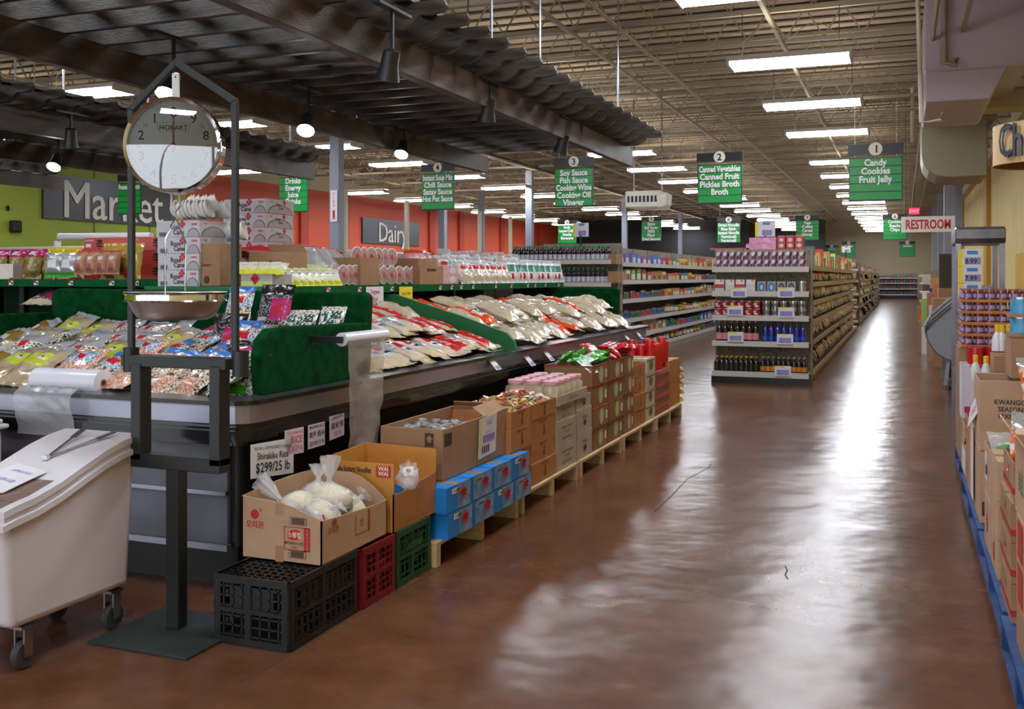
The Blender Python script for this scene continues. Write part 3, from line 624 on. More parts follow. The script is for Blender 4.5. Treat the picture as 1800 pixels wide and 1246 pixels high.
def osheet(px0, y0, px1, y1, h0, h1, m, nm, lab, tx):     # taped sheet on the aisle face of the bumper, hanging free
    a = atX(px0, y0 + h0, XS); c = atX(px1, y1 + h1, XS); d_ = atX(px1, y1, XS); e = atX(px0, y0, XS)
    return sign_sheet([a, c, d_, e], m, nm, lab, tx, grp='handwritten rice price sheets')
osheet(441, 782, 516, 769, 60, 62, paper, 'price_sheet', 'largest handwritten white sheet reading Shirakiku Rice 299 per 25 lb', [('U.S. No.1 - EXTRA FANCY CALROSE', .5, .88, .019, ink), ('Shirakiku Rice', .5, .64, .045, ink), ('$299/25 lb', .5, .3, .066, ink)])
osheet(501, 757, 534, 750, 44, 45, pinkp, 'price_sheet', 'pinkish handwritten rice price sheet partly behind the largest sheet', [('EXTRA SUPER SWEET', .5, .88, .015, pinkink), ('RICE', .6, .6, .05, pinkink), ('米 3/29 lb', .5, .25, .035, pinkink)])
osheet(542, 748, 571, 741, 42, 40, pinkp, 'price_sheet', 'handwritten pale sheet, third from the counter corner', [('BROWN RICE', .5, .88, .022, ink), ('草屋 粗米', .5, .55, .035, ink), ('$2.99/15 lb', .5, .2, .03, ink)])
osheet(580, 732, 605, 726, 42, 38, pinkp, 'price_sheet', 'handwritten pale sheet nearest the hanging plastic film', [('JASMINE RICE', .5, .88, .018, ink), ('香米 包', .5, .55, .04, ink), ('$25 lb', .5, .2, .03, pinkink)])
# white barcode tags leaning off the trim
for i, (px, py) in enumerate(((873, 636), (934, 630), (968, 622), (1106, 592), (1126, 586))):
    p = atX(px, py, XF + .02); b = MB()
    b.hexa([(p.x - .06, p.y - .05, p.z + .03), (p.x + .02, p.y - .05, p.z - .06), (p.x + .02, p.y + .05, p.z - .06), (p.x - .06, p.y + .05, p.z + .03), (p.x - .06, p.y - .05, p.z + .033), (p.x + .023, p.y - .05, p.z - .057), (p.x + .023, p.y + .05, p.z - .057), (p.x - .06, p.y + .05, p.z + .033)], paper)
    b.hexa([(p.x + .001, p.y - .03, p.z - .028), (p.x + .018, p.y - .03, p.z - .05), (p.x + .018, p.y + .03, p.z - .05), (p.x + .001, p.y + .03, p.z - .028), (p.x + .004, p.y - .03, p.z - .026), (p.x + .021, p.y - .03, p.z - .047), (p.x + .021, p.y + .03, p.z - .047), (p.x + .004, p.y + .03, p.z - .026)], lav)
    tag(b.build('barcode_tag', loc=p), 'white barcode tag clipped on the counter rail, %s from the near end' % od(i), 'price tag', 'barcode tags on the counter rail')

# bags in the end bay
rr = random.Random(3)
kinds = ['green_label_bag', 'herb_bag', 'seed_bag', 'seed_bag', 'mushroom_bag', 'mushroom_bag', 'peanut_bag', 'bean_bag', 'peanut_bag', 'bean_bag', 'black_rice_bag']
lay = {  # row: kinds from left to right
 0: ['green_label_bag', 'herb_bag', 'herb_bag', 'mushroom_bag', 'mushroom_bag', 'peanut_bag', 'bean_bag', 'peanut_bag', 'bean_bag', 'bean_bag', 'tea_bag_pack'],
 1: ['green_label_bag', 'green_label_bag', 'seed_bag', 'seed_bag', 'seed_bag', 'mushroom_bag', 'peanut_bag', 'bean_bag', 'bean_bag', 'black_rice_bag', 'tea_bag_pack'],
 2: ['herb_bag', 'mushroom_bag', 'seed_bag', 'seed_bag', 'seed_bag', 'seed_bag', 'mushroom_bag', 'bean_bag', 'bean_bag', 'black_rice_bag', 'black_rice_bag'],
 3: ['herb_bag', 'mushroom_bag', 'mushroom_bag', 'seed_bag', 'seed_bag', 'seed_bag', 'bean_bag', 'bean_bag', 'peanut_bag', 'black_rice_bag', 'black_rice_bag']}
rn = ['front row', 'second row', 'third row', 'back row']
for r_, ks in lay.items():
    for i, k in enumerate(ks):
        x = -5.2 + i * .213 + rr.uniform(-.02, .02); y = 4.1 + r_ * .26 + rr.uniform(-.02, .03); z = .95 + r_ * .042 + rr.uniform(0, .02)
        d, src = BAG[k]; tilt = rad(29 + rr.uniform(-6, 9))
        dup(src, (x, y, z + .03), (tilt, rr.uniform(-.15, .15), rr.uniform(-.5, .25) - .2), '%s, end bay %s, %s from left' % (d, rn[r_], od(i)), 'food bag', 'bags in the end bay', scale=1.18)
for i, (k, px, py, Y) in enumerate((('bean_bag', 424, 548, 4.95), ('black_rice_bag', 488, 548, 4.95), ('bean_bag', 432, 612, 4.6), ('tea_bag_pack', 432, 672, 4.15), ('black_rice_bag', 405, 600, 4.7))):
    p = atY(px, py, Y); d, src = BAG[k]
    dup(src, (p.x, p.y, p.z), (rad(74), 0, -.12), '%s, standing against the turf corner, %s' % (d, ['upper left', 'upper right', 'middle', 'lowest', 'left middle'][i]), 'food bag', 'bags in the end bay', scale=1.05)
for i, px in enumerate((505, 535, 583)):
    p = atY(px, 562 if i < 2 else 556, 4.9); d, src = BAG['tea_bag_pack']
    dup(src, (p.x, p.y, p.z - .06), (rad(62), 0, -.15 + .12 * i), '%s, top showing over the front turf board, %s from left' % (d, od(i)), 'food bag', 'bags in the end bay', scale=.8)
for i in range(4):
    d, src = BAG['black_rice_bag']; x = -6.4 + i * .27
    dup(src, (x - .2, 6.3, 1.3), (rad(20), 0, .2 * i), 'dark magenta bag in the shadowed bay at far left, %s from the left' % od(i), 'food bag', 'bags in the shadowed bay')
# rice bags in the aisle-side bay: rest on the slope, long side pointing down to the aisle
def rbag(k, y, u, lift, yaw, where, sc=1):       # u: 0 front .. 1 back
    d, src = RICE[k]; l = .5; x = -3.13 - u * .8
    dup(src, (x, y, deckz(x, 8) + .015 + lift), (rad(14 + rr.uniform(-4, 5)), rr.uniform(-.15, .15), rad(90) + yaw), d + ', ' + where, 'food bag', 'bags in the aisle side bay', scale=sc)
nk = ['noodle_pack', 'noodle_pack', 'noodle_pack', 'noodle_pack', 'silver_pack', 'noodle_pack', 'red_rice_pack', 'red_rice_pack', 'silver_pack', 'red_rice_pack', 'red_rice_pack']
for i in range(14): rbag((nk[:6] + ['noodle_pack', 'silver_pack', 'noodle_pack'] + nk[6:])[i], 5.27 + i * .143, 0, rr.uniform(0, .03), rr.uniform(-.35, .05), 'front row before the green divider, %s' % od(i))
for i in range(13): rbag(['noodle_pack', 'noodle_pack', 'noodle_pack', 'red_rice_pack', 'noodle_pack', 'silver_pack', 'noodle_pack', 'silver_pack', 'silver_pack', 'red_rice_pack', 'silver_pack', 'red_rice_pack', 'red_rice_pack'][i], 5.3 + i * .15, .4, .05 + rr.uniform(0, .05), rr.uniform(-.4, .15), 'middle row before the green divider, %s' % od(i))
for i in range(9): rbag(['noodle_pack', 'noodle_pack', 'silver_pack', 'silver_pack', 'red_rice_pack', 'silver_pack', 'red_rice_pack', 'red_rice_pack', 'white_rice_pack'][i], 5.5 + i * .2, .85, .05 + rr.uniform(0, .06), rr.uniform(-.4, .2), 'back row before the green divider, %s' % od(i))
fr = ['silver_pack', 'white_rice_pack', 'white_rice_pack', 'printed_rice_pack', 'white_rice_pack', 'printed_rice_pack', 'orange_rice_pack', 'orange_rice_pack', 'printed_rice_pack', 'white_rice_pack', 'white_rice_pack', 'white_rice_pack', 'printed_rice_pack', 'white_rice_pack', 'white_rice_pack', 'white_rice_pack', 'white_rice_pack']
for j, (u, lf, n) in enumerate(((0, 0, 15), (.38, .06, 14), (.85, .05, 13), (.3, .12, 9))):
    for i in range(n):
        k = fr[(i * 3 + j * 2) % 17] if j else fr[i]
        if 4.0 < i + j * .3 < 7.2 and j != 2: k = 'orange_rice_pack' if i == 6 else 'printed_rice_pack' if i == 5 else k
        if j == 2 and i in (6, 7): k = 'orange_rice_pack'
        rbag(k, 7.5 + i * (3.9 / n) + .05 * j, u + rr.uniform(-.06, .1), lf + rr.uniform(0, .03), rr.uniform(-.6, .25), '%s beyond the green divider, %s' % (['front row', 'middle row', 'back row', 'top layer'][j], od(i)))

# plastic bag rolls
fm = film('thin bag film', (206, 208, 216), .42, .25); rollw = M('rolled film', (224, 224, 236), .35, coat=.3)
t = thing('bag_roll', (-4.0, 3.98, .92), 'fat roll of clear produce bags lying on the end counter rail', 'plastic bag roll')
p = atY(68, 668, 3.97); q = atY(182, 672, 3.97); r = .068; z = p.z
b = MB(); b.lathe([(.022, p.x, rollw), (r, p.x, rollw), (r, q.x, rollw), (.022, q.x, rollw)], (0, 3.97, z), 28, 'x'); b.build('film_roll', t, smooth=40)
b = MB(); b.lathe([(.014, p.x - .001, carton), (.022, p.x - .001, carton), (.022, q.x + .002, carton), (.014, q.x + .002, carton), (.014, p.x - .001, carton)], (0, 3.97, z), 16, 'x'); b.build('cardboard_core', t, smooth=40)
x0, x1 = atY(30, 700, 3.83).x, atY(130, 700, 3.83).x
def drape(u, v):
    path = [(3.97 - r * .3, z - r), (3.86, .945), (3.825, .91), (3.82, .86), (3.825, .78), (3.835, .70)]
    k = v * 5; i = min(int(k), 4); f = k - i; y = path[i][0] * (1 - f) + path[i + 1][0] * f; zz = path[i][1] * (1 - f) + path[i + 1][1] * f
    return (x0 + (x1 - x0) * u + .012 * math.sin(v * 9), y - .008 * (1 + noise.noise(Vector((u * 6, v * 7, 0)))), zz + .006 * noise.noise(Vector((u * 9, v * 5, 3))))
MB().grid(drape, 14, 20, fm).build('loose_film', t, smooth=80)
X = -2.72
t = thing('bag_roll_holder', (X, yX(600, X), 1.17), 'bag roll on a black bracket with film hanging beside the turf board', 'plastic bag roll')
a, c = atX(600, 597, X), atX(676, 594, X); zc = a.z
b = MB(); b.lathe([(.014, a.y, rollw), (.036, a.y, rollw), (.036, c.y, rollw), (.014, c.y, rollw)], (X, 0, zc), 24, 'y'); b.build('film_roll', t, smooth=40)
b = MB(); b.bar((-2.94, a.y - .02, zc + .0), (X + .02, a.y - .02, zc), .012, .035, signk); b.bar((-2.94, a.y - .02, zc), (-2.94, a.y + .25, zc), .012, .035, signk); b.bar((X, a.y - .03, zc), (X, c.y + .02, zc), .012, .012, signk); b.build('bracket_arm', t)
ya, yb = a.y + .01, c.y - .06
def hang(u, v):
    wv = .018 * math.sin(u * 7 + v * 3); tp = v * .2
    return (X + .036 - .02 * v + wv * v + .01 * noise.noise(Vector((u * 3, v * 8, 1))), ya + (yb - ya) * (tp * .35 + u * (1 - tp * .9)), zc - .01 - v * .60)
MB().grid(hang, 14, 30, film('hanging bag film', (200, 190, 190), .5, .25)).build('hanging_film', t, smooth=80)

# ---------------------------------------------------------------- cartons
def mkbox(name, x0, x1, y0, y1, z0, z1, mat, label, cat='box', group=None, op=0, face=None, prints=(), rz=0, inner=True, flapm=None, bev=.003):
    """op: wall height kept open (0 closed); prints: (face 'f' toward camera -Y, 'r' +X side, 'l' -X side; kind; u, v, ...)"""
    c = ((x0 + x1) / 2, (y0 + y1) / 2, z0); t = thing(name, c, label, cat, group, rz)
    w, d, h = x1 - x0, y1 - y0, z1 - z0; b = MB(); k = .006
    W_, D_ = w / 2, d / 2
    if not op: b.box(-W_, W_, -D_, D_, 0, h, mat); b.box(-W_, W_, -.03, .03, h, h + .0006, tape) if w > .25 else 0
    else:
        b.box(-W_, W_, -D_, D_, 0, k, mat)
        b.box(-W_, W_, -D_, -D_ + k, k, h, mat).box(-W_, W_, D_ - k, D_, k, h, mat).box(-W_, -W_ + k, -D_ + k, D_ - k, k, h, mat).box(W_ - k, W_, -D_ + k, D_ - k, k, h, mat)
    b.build('carton_body', t, loc=None, bevel=bev) if False else None
    o = b.build('carton_body', None, loc=(0, 0, 0), bevel=bev); o.parent = t
    g = MB(); e = .0012
    fr = {'f': (Vector((-W_, -D_ - e, 0)), Vector((1, 0, 0)), w), 'r': (Vector((W_ + e, -D_, 0)), Vector((0, 1, 0)), d), 'l': (Vector((-W_ - e, D_, 0)), Vector((0, -1, 0)), d)}
    Z = Vector((0, 0, 1))
    for f, kd, *a in prints:
        O, U, L_ = fr[f]; N = U.cross(Z)
        if kd == 't':
            st, u, v, sz, m = a[:5]; g.text(st, O + U * (u * L_) + Z * (v * h) + N * e, U, Z, sz, m, bold=.015, wx=a[5] if len(a) > 5 else .9)
        elif kd == 'q':
            u0, u1, v0, v1, m = a; g.quad(*[O + U * (u * L_) + Z * (v * h) + N * (e * .5) for u, v in ((u0, v0), (u1, v0), (u1, v1), (u0, v1))], m)
        elif kd == 'o':      # ellipse or part of one
            u, v, ru, rv, m = a[:5]; n = 20; g.add([O + U * ((u + ru * math.cos(i * 6.283 / n)) * L_) + Z * (max(0.01, min(.99, v + rv * math.sin(i * 6.283 / n))) * h) + N * (e * (a[5] if len(a) > 5 else .7)) for i in range(n)], [tuple(range(n))], m)
    if g.f: q = g.build('printed_mark', None, loc=(0, 0, 0)); q.parent = t
    return t
def flap(t, pts, mat):        # loose cardboard flap as a part, local points (quad)
    b = MB(); b.add(pts, [(0, 1, 2, 3)], mat); o = b.build('flap', None, loc=(0, 0, 0), thick=.005); o.parent = t; return o

# crates
def lattice(b, O, U, V, w, h, nu, nv, r, m, t_=.008):
    O, U, V = Vector(O), Vector(U), Vector(V); N = U.cross(V) * t_
    def bar(a, c, wd):
        dr = (c - a).normalized(); sd = dr.cross(U.cross(V)) * wd / 2
        b.hexa([a - sd, c - sd, c + sd, a + sd, a - sd + N, c - sd + N, c + sd + N, a + sd + N], m)
    for i in range(nu + 1): p = O + U * (w * i / nu); bar(p, p + V * h, r)
    for j in range(nv + 1): p = O + V * (h * j / nv); bar(p, p + U * w, r)
def crate(x0, x1, y0, y1, h, m, label, nu=8, nv=6, solid=None, mark=None):
    c = ((x0 + x1) / 2, (y0 + y1) / 2, 0); t = thing('milk_crate', c, label, 'crate', 'plastic crates on the floor'); w, d = x1 - x0, y1 - y0; e = .004
    s = [((x0, y0, 0), (1, 0, 0), w), ((x1, y0, 0), (0, 1, 0), d), ((x1, y1, 0), (-1, 0, 0), w), ((x0, y1, 0), (0, -1, 0), d)]
    for O, U, L_ in s:
        b = MB(); O = Vector(O); U = Vector(U); n = max(4, round(L_ / .045)); lattice(b, O, U, (0, 0, 1), L_, h, n, nv, .008, m); 
        N = U.cross(Vector((0, 0, 1)))
        for z, wd in ((0, .03), (h - .025, .03), (h * .48, .018)):
            b.hexa([O + Vector((0, 0, z)) + N * .012, O + U * L_ + Vector((0, 0, z)) + N * .012, O + U * L_ + Vector((0, 0, z)), O + Vector((0, 0, z)), O + Vector((0, 0, z + wd)) + N * .012, O + U * L_ + Vector((0, 0, z + wd)) + N * .012, O + U * L_ + Vector((0, 0, z + wd)), O + Vector((0, 0, z + wd))], m)
        for u in (0, L_ / 2 - .03, L_ - .03): b.hexa([O + U * u + Vector((0, 0, 0)) + N * .01, O + U * (u + .03) + N * .01, O + U * (u + .03), O + U * u] + [q + Vector((0, 0, h)) for q in (O + U * u + N * .01, O + U * (u + .03) + N * .01, O + U * (u + .03), O + U * u)], m)
        if solid: b.hexa([O + U * (L_ * .2) + Vector((0, 0, h * .5)) + N * .004, O + U * (L_ * .8) + Vector((0, 0, h * .5)) + N * .004, O + U * (L_ * .8) + Vector((0, 0, h * .5)) - N * .004, O + U * (L_ * .2) + Vector((0, 0, h * .5)) - N * .004] + [q + Vector((0, 0, h * .35)) for q in (O + U * (L_ * .2) + Vector((0, 0, h * .5)) + N * .004, O + U * (L_ * .8) + Vector((0, 0, h * .5)) + N * .004, O + U * (L_ * .8) + Vector((0, 0, h * .5)) - N * .004, O + U * (L_ * .2) + Vector((0, 0, h * .5)) - N * .004)], m)
        b.build('side_lattice', t)
    b = MB(); lattice(b, (x0, y0, h - .01), (1, 0, 0), (0, 1, 0), w, d, round(w / .04), round(d / .04), .009, m); b.build('top_lattice', t)
    MB().box(x0 + .02, x1 - .02, y0 + .02, y1 - .02, .004, .012, m).build('crate_floor', t)
    if mark:
        b = MB(); b.text(mark[0], (x1 + .014, (y0 + y1) / 2, h * .66), (0, 1, 0), (0, 0, 1), mark[1], mark[2], bold=.02); b.build('raised_lettering', t)
    return t
cblk = M('black crate plastic', (26, 27, 27), .35); cred = M('dark red crate plastic', (120, 14, 26), .4); cgrn = M('dark green crate plastic', (14, 70, 36), .4)
crate(-2.64, -2.285, 3.38, 3.90, .275, cblk, 'black lattice crate on the floor under the white rice box', nv=7, solid=1)
crate(-2.60, -2.275, 3.93, 4.235, .265, cred, 'dark red milk crate, between the black and green crates', nv=9, mark=('DAIRY', .035, M('faded crate letters', (160, 60, 70), .5)))
crate(-2.60, -2.275, 4.255, 4.62, .265, cgrn, 'dark green bottle crate at the end of the three crates', nv=5, solid=1, mark=('BOTTLE', .04, M('faded green letters', (70, 120, 80), .5)))

# box of bagged rice
lo = M('red box print', (196, 36, 44), .6); bk_ = M('barcode print', (70, 52, 44), .7); fade = M('faded red print', (150, 78, 62), .75)
t = thing('rice_box', (-2.48, 3.9, .276), 'open tan carton of clear rice bags with red print on black crate', 'box')
x0, x1, y0, y1, z0 = -2.69, -2.285, 3.62, 4.19, .276; b = MB()
def wall(b, p, q, zt, inn, m=carton2):       # wall from p to q with varying top heights zt along it
    n = len(zt) - 1
    for i in range(n):
        a = [p[k] + (q[k] - p[k]) * i / n for k in (0, 1)]; c = [p[k] + (q[k] - p[k]) * (i + 1) / n for k in (0, 1)]
        b.hexa([(a[0], a[1], z0), (c[0], c[1], z0), (c[0] + inn[0], c[1] + inn[1], z0), (a[0] + inn[0], a[1] + inn[1], z0), (a[0], a[1], zt[i]), (c[0], c[1], zt[i + 1]), (c[0] + inn[0], c[1] + inn[1], zt[i + 1]), (a[0] + inn[0], a[1] + inn[1], zt[i])], m)
wall(b, (x0, y0), (x1, y0), [.545, .54, .535, .53, .515, .49, .47], (0, .006)); wall(b, (x1, y0), (x1, y1), [.468, .462, .455, .45, .445, .44, .44], (-.006, 0))
wall(b, (x0, y1), (x1, y1), [.56, .56, .56, .56, .54, .50, .44], (0, -.006)); wall(b, (x0, y0), (x0, y1), [.545, .56, .565, .56], (.006, 0)); b.box(x0, x1, y0, y1, z0, z0 + .006, carton2)
b.build('carton_body', t)
g = MB(); Y = y0 - .0015; ux = lambda u: x0 + (x1 - x0) * u; vz = lambda v: z0 + .27 * v
g.ext([(ux(.17) + .021 * math.cos(a), vz(.72) + .021 * math.sin(a)) for a in [i * .4 for i in range(16)]], 1, Y, Y + .001, lo)
g.text('★', (ux(.245), Y - .0005, vz(.79)), (1, 0, 0), (0, 0, 1), .02, lo); g.text('오리온', (ux(.17), Y - .0005, vz(.555)), (1, 0, 0), (0, 0, 1), .034, lo, bold=.02)
def barcode(x, z, w, h):
    g.box(x, x + w, Y - .0004, Y, z, z + h, M('barcode ground', (180, 146, 116), .7))
    for a_, w_ in ((0, 1), (0, 0)): pass
    for i in range(16): g.box(x + w * (.12 + .76 * i / 16), x + w * (.12 + .76 * i / 16) + w * .03 * (1 + i % 2 * .5), Y - .0008, Y - .0004, z + h * .1, z + h * .9, bk_)
    for zz in (z, z + h - .002): g.box(x, x + w, Y - .0008, Y - .0003, zz, zz + .002, bk_)
    for xx in (x, x + w - .002): g.box(xx, xx + .002, Y - .0008, Y - .0003, z, z + h, bk_)
barcode(ux(.61), vz(.615), .085, .032); barcode(ux(.6), vz(.09), .085, .032)
fx0, fx1, fz0, fz1 = ux(.54), ux(.86), vz(.21), vz(.58)
for a_ in ((fx0, fx1, fz1 - .003, fz1), (fx0, fx1, fz0, fz0 + .003), (fx0, fx0 + .003, fz0, fz1), (fx1 - .03, fx1, fz0, fz1)): g.box(a_[0], a_[1], Y - .0005, Y, a_[2], a_[3], lo)
for i, ch in enumerate('벅벅터구이맛'): g.text(ch, (fx1 - .015, Y - .001, fz1 - .012 - i * .0155), (1, 0, 0), (0, 0, 1), .015, carton2)
g.ext([(fx0 + .05 + .036 * math.cos(a), fz1 - .034 + .022 * math.sin(a) + .004 * math.cos(a)) for a in [i * .35 for i in range(18)]], 1, Y - .0005, Y, lo)
g.text('스윙칩', (fx0 + .051, Y - .001, fz1 - .034), (1, 0, 0), (0, 0, 1), .026, M('pale box letters', (236, 214, 190), .6), bold=.03); g.text('₩3,000×12봉', (fx0 + .05, Y - .001, fz0 + .03), (1, 0, 0), (0, 0, 1), .017, bk_); g.text('(100g)', (fx0 + .05, Y - .001, fz0 + .014), (1, 0, 0), (0, 0, 1), .011, bk_)
g.box(ux(.43), ux(.53), Y - .0003, Y, z0, z0 + .07, tape); g.box(ux(.43), ux(.53), Y - .0003, Y, z0 + .2, z0 + .25, tape)
g.text('오리온', (x1 + .002, y0 + .09, z0 + .135), (0, 1, 0), (0, 0, 1), .034, fade, bold=.02); g.ext([(y0 + .1 + .02 * math.cos(a), z0 + .165 + .016 * math.sin(a)) for a in [i * .4 for i in range(16)]], 0, x1, x1 + .0012, fade)
g.box(x1, x1 + .0012, y0 + .28, y0 + .38, z0 + .065, z0 + .068, fade); g.box(x1, x1 + .0012, y0 + .28, y0 + .283, z0 + .065, z0 + .155, fade); g.box(x1, x1 + .0012, y0 + .39, y0 + .41, z0 + .06, z0 + .16, fade); g.text('칩', (x1 + .002, y0 + .33, z0 + .11), (0, 1, 0), (0, 0, 1), .04, fade)
g.build('printed_mark', t)
# tied rice bags
def tied(name, c, r, label, knot=(0, 0, 1), kl=.1, seed=0, empty=0, flat=.75):
    c = Vector(c); t = thing(name, c, label, 'food bag', 'tied clear bags of rice'); k = Vector(knot).normalized(); q = k.to_track_quat('Z', 'Y'); off = Vector((seed * 7.3, 0, 0))
    if not empty:
        b = MB(); b.grid(lambda u, v: c + q @ (Vector((math.cos(u * 6.2832) * math.sin(v * 3.1416), math.sin(u * 6.2832) * math.sin(v * 3.1416), -math.cos(v * 3.1416) * flat)) * r * .94 * (1 + .34 * noise.noise(Vector((math.cos(u * 6.2832) * 1.5, math.sin(u * 6.2832) * 1.5, v * 2)) + off))), 20, 12, M('white rice', (236, 228, 208), .35, var=(212, 202, 178), scale=120, bump=.4, bscale=260))
        b.build('rice_filling', t, smooth=80)
    L_ = kl; n = 16; prof = [(0, -.82 * flat), (.6, -.8 * flat), (.95, -.4 * flat), (1.03, 0), (.9, .45 * flat), (.6, .75 * flat), (.3, .95 * flat), (.13, 1.1 * flat)]
    pr = [(a * r, z * r) for a, z in prof] + [(.012, r * flat * 1.15 + .015), (.03, r * flat * 1.15 + L_ * .5), (.045, r * flat * 1.15 + L_)]
    b = MB(); b.grid(lambda u, v: c + q @ (lambda a, rr_, zz: Vector((math.cos(a) * rr_, math.sin(a) * rr_, zz)))(u * 6.2832, *(lambda k_: ((pr[k_[0]][0] * (1 - k_[1]) + pr[min(k_[0] + 1, len(pr) - 1)][0] * k_[1]) * (1 + .14 * math.sin(u * 44 + seed) * (v > .5) + .2 * noise.noise(Vector((math.cos(u * 6.28) * 2, math.sin(u * 6.28) * 2, v * 5)) + off)), pr[k_[0]][1] * (1 - k_[1]) + pr[min(k_[0] + 1, len(pr) - 1)][1] * k_[1]))((min(int(v * (len(pr) - 1)), len(pr) - 1), v * (len(pr) - 1) - int(v * (len(pr) - 1))))), 32, 30, film('crinkled clear bag', (236, 238, 244), .4, .1))
    b.build('clear_bag', t, smooth=70); return t
tied('rice_bag', (-2.45, 3.95, .475), .105, 'tall tied clear rice bag standing highest in the white box', (0, 0, 1), .11, 1)
tied('rice_bag', (-2.395, 3.80, .425), .098, 'clear rice bag with a red tag at the front of the box', (.5, .3, .5), .02, 2)
tied('rice_bag', (-2.41, 4.05, .41), .095, 'clear rice bag at the far right corner of the box', (.3, .6, .5), .03, 3)
tied('rice_bag', (-2.53, 3.78, .445), .105, 'clear rice bag leaning left with its loose end over the rim', (-.75, -.1, .65), .13, 4)
tied('rice_bag', (-2.58, 4.05, .46), .095, 'clear rice bag with a knotted top at the back left of the box', (0, .1, 1), .07, 5)
tied('rice_bag', (-2.44, 3.74, .37), .09, 'clear rice bag low at the front wall of the box', (.2, .1, .8), .02, 6)
MB().bar((-2.33, 3.70, .475), (-2.31, 3.69, .45), .004, .008, redink).build('twist_tie') and None
for o in list(bpy.data.objects):
    if o.name == 'twist_tie': tag(o, 'short red twist tie on the front rice bag', 'twist tie')

# golden noodle box on the red and green crates
t = thing('noodle_box', (-2.48, 4.47, .266), 'open golden instant noodle carton standing on red and green crates', 'box')
x0, x1, y0, y1, z0 = -2.69, -2.275, 4.24, 4.71, .266; b = MB()
wall(b, (x0, y0), (x1, y0), [.60, .60, .60], (0, .006), cartgold); wall(b, (x1, y0), (x1, y1), [.455, .45, .46, .47, .475, .485], (-.006, 0), cartor); wall(b, (x0, y1), (x1, y1), [.61, .605, .60], (0, -.006), cartgold); wall(b, (x0, y0), (x0, y1), [.60, .61], (.006, 0), cartgold); b.box(x0, x1, y0, y1, z0, z0 + .006, cartgold)
b.build('carton_body', t)
g = MB(); Y = y0 - .002; g.text('Oriental Style Instant Noodles', ((x0 + x1) / 2 - .06, Y, .565), (1, 0, 0), (0, 0, 1), .038, ink, wx=.62, bold=.02)
g.box(x1 - .095, x1 - .015, Y, Y + .001, .535, .59, lo); g.text('WAI', (x1 - .055, Y - .001, .577), (1, 0, 0), (0, 0, 1), .028, cream, bold=.03); g.text('WAI', (x1 - .055, Y - .001, .553), (1, 0, 0), (0, 0, 1), .028, cream, bold=.03)
for i in range(5): g.text('net weight noodles', (x1 + .002, y0 + .27, .43 - i * .016), (0, 1, 0), (0, 0, 1), .014, M('faint brown ink', (150, 94, 50), .7))
g.text('Packing date 72 x 60g bag', (x1 + .002, y0 + .24, .30), (0, 1, 0), (0, 0, 1), .024, M('faint brown ink', (150, 94, 50), .7)); g.build('printed_mark', t)
tied('empty_bag', (-2.29, 4.42, .50), .06, 'empty crumpled clear bag hanging over the noodle carton edge', (.3, -.5, .6), .03, 9, empty=1)

# big brown carton with its price poster
C = mkbox('large_carton', -2.68, -2.30, 4.84, 5.80, .402, .68, carton, 'large open brown carton on top of the blue boxes', op=1, prints=[('f', 'q', .72, .86, .66, .92, bk_), ('f', 't', '⬆', .79, .8, .05, carton), ('r', 'q', .02, .12, .66, .9, bk_)])
flap(C, [(.19, .1, .27), (.19, .47, .28), (.10, .46, .33), (.10, .12, .32)], carton); flap(C, [(-.18, .47, .28), (.18, .47, .28), (.17, .44, .31), (-.17, .44, .31)], carton)
b = MB(); 
for i in range(60):
    x, y, z = R.uniform(-2.66, -2.33), R.uniform(4.88, 5.3), R.uniform(.63, .665); b.lathe([(0, -.012, silF), (.03, -.006, silF), (.03, .006, silF), (0, .012, silF)], (x, y, z), 7)
tag(b.build('foil_snack_packs', loc=(-2.5, 5.1, .5)), 'silver foil packs heaped inside the large brown carton', 'snack packs', kind='stuff')
X = -2.29; a = atX(841, 808, X); c = atX(871, 790, X)
t = sign_sheet([(X, a.y, a.z), (X, c.y, a.z + .01), (X + .01, c.y, a.z + .245), (X + .01, a.y, a.z + .23)], paper, 'price_poster', 'white and yellow price poster leaning on the large brown carton', [('SALE', .55, .86, .04, bluec), ('fruit juice', .5, .62, .022, lav)], 'poster')
b = MB(); b.quad((X + .002, a.y, a.z), (X + .002, a.y + .02, a.z), (X + .012, a.y + .02, a.z + .23), (X + .012, a.y, a.z + .23), yellow); b.quad((X + .006, a.y + .05, a.z + .09), (X + .006, c.y - .03, a.z + .09), (X + .008, c.y - .03, a.z + .13), (X + .008, a.y + .05, a.z + .13), lav)
for i in range(4): b.quad((X + .003, a.y + .045 + i * .03, a.z + .025), (X + .003, a.y + .062 + i * .03, a.z + .025), (X + .005, a.y + .062 + i * .03, a.z + .07), (X + .005, a.y + .045 + i * .03, a.z + .07), bk_)
b.build('printed_mark', t)

# pallets
def pallet(x0, x1, y0, y1, m, label, h=.125, nb=9, hl=None):
    t = thing('pallet', ((x0 + x1) / 2, y0, 0), label, 'pallet', 'shipping pallets'); 
    for y in (y0 + .02, (y0 + y1) / 2, y1 - .05): MB().box(x0, x1, y - .02, y + .03, 0 if m is pine else .012, h - .018, m).build('stringer', t)
    b = MB(); n = nb
    for i in range(n): xx = x0 + (x1 - x0 - .075) * i / (n - 1); b.box(xx, xx + .075, y0, y1, h - .018, h, m)
    b.build('top_deck', t); b = MB()
    for xx in ((x0, (x0 + x1) / 2 - .04, x1 - .08) if m is not pine else (x0 + .06, (x0 + x1) / 2 - .04)): b.box(xx, xx + .08, y0, y1, 0, .012, m)
    b.build('bottom_deck', t); return t
for i in range(5):
    pallet(-2.78, -2.24, 4.64 + i * 1.235, 4.64 + i * 1.235 + 1.2, pine, 'pale wooden pallet beside the counter, %s from the near end' % od(i), nb=6)
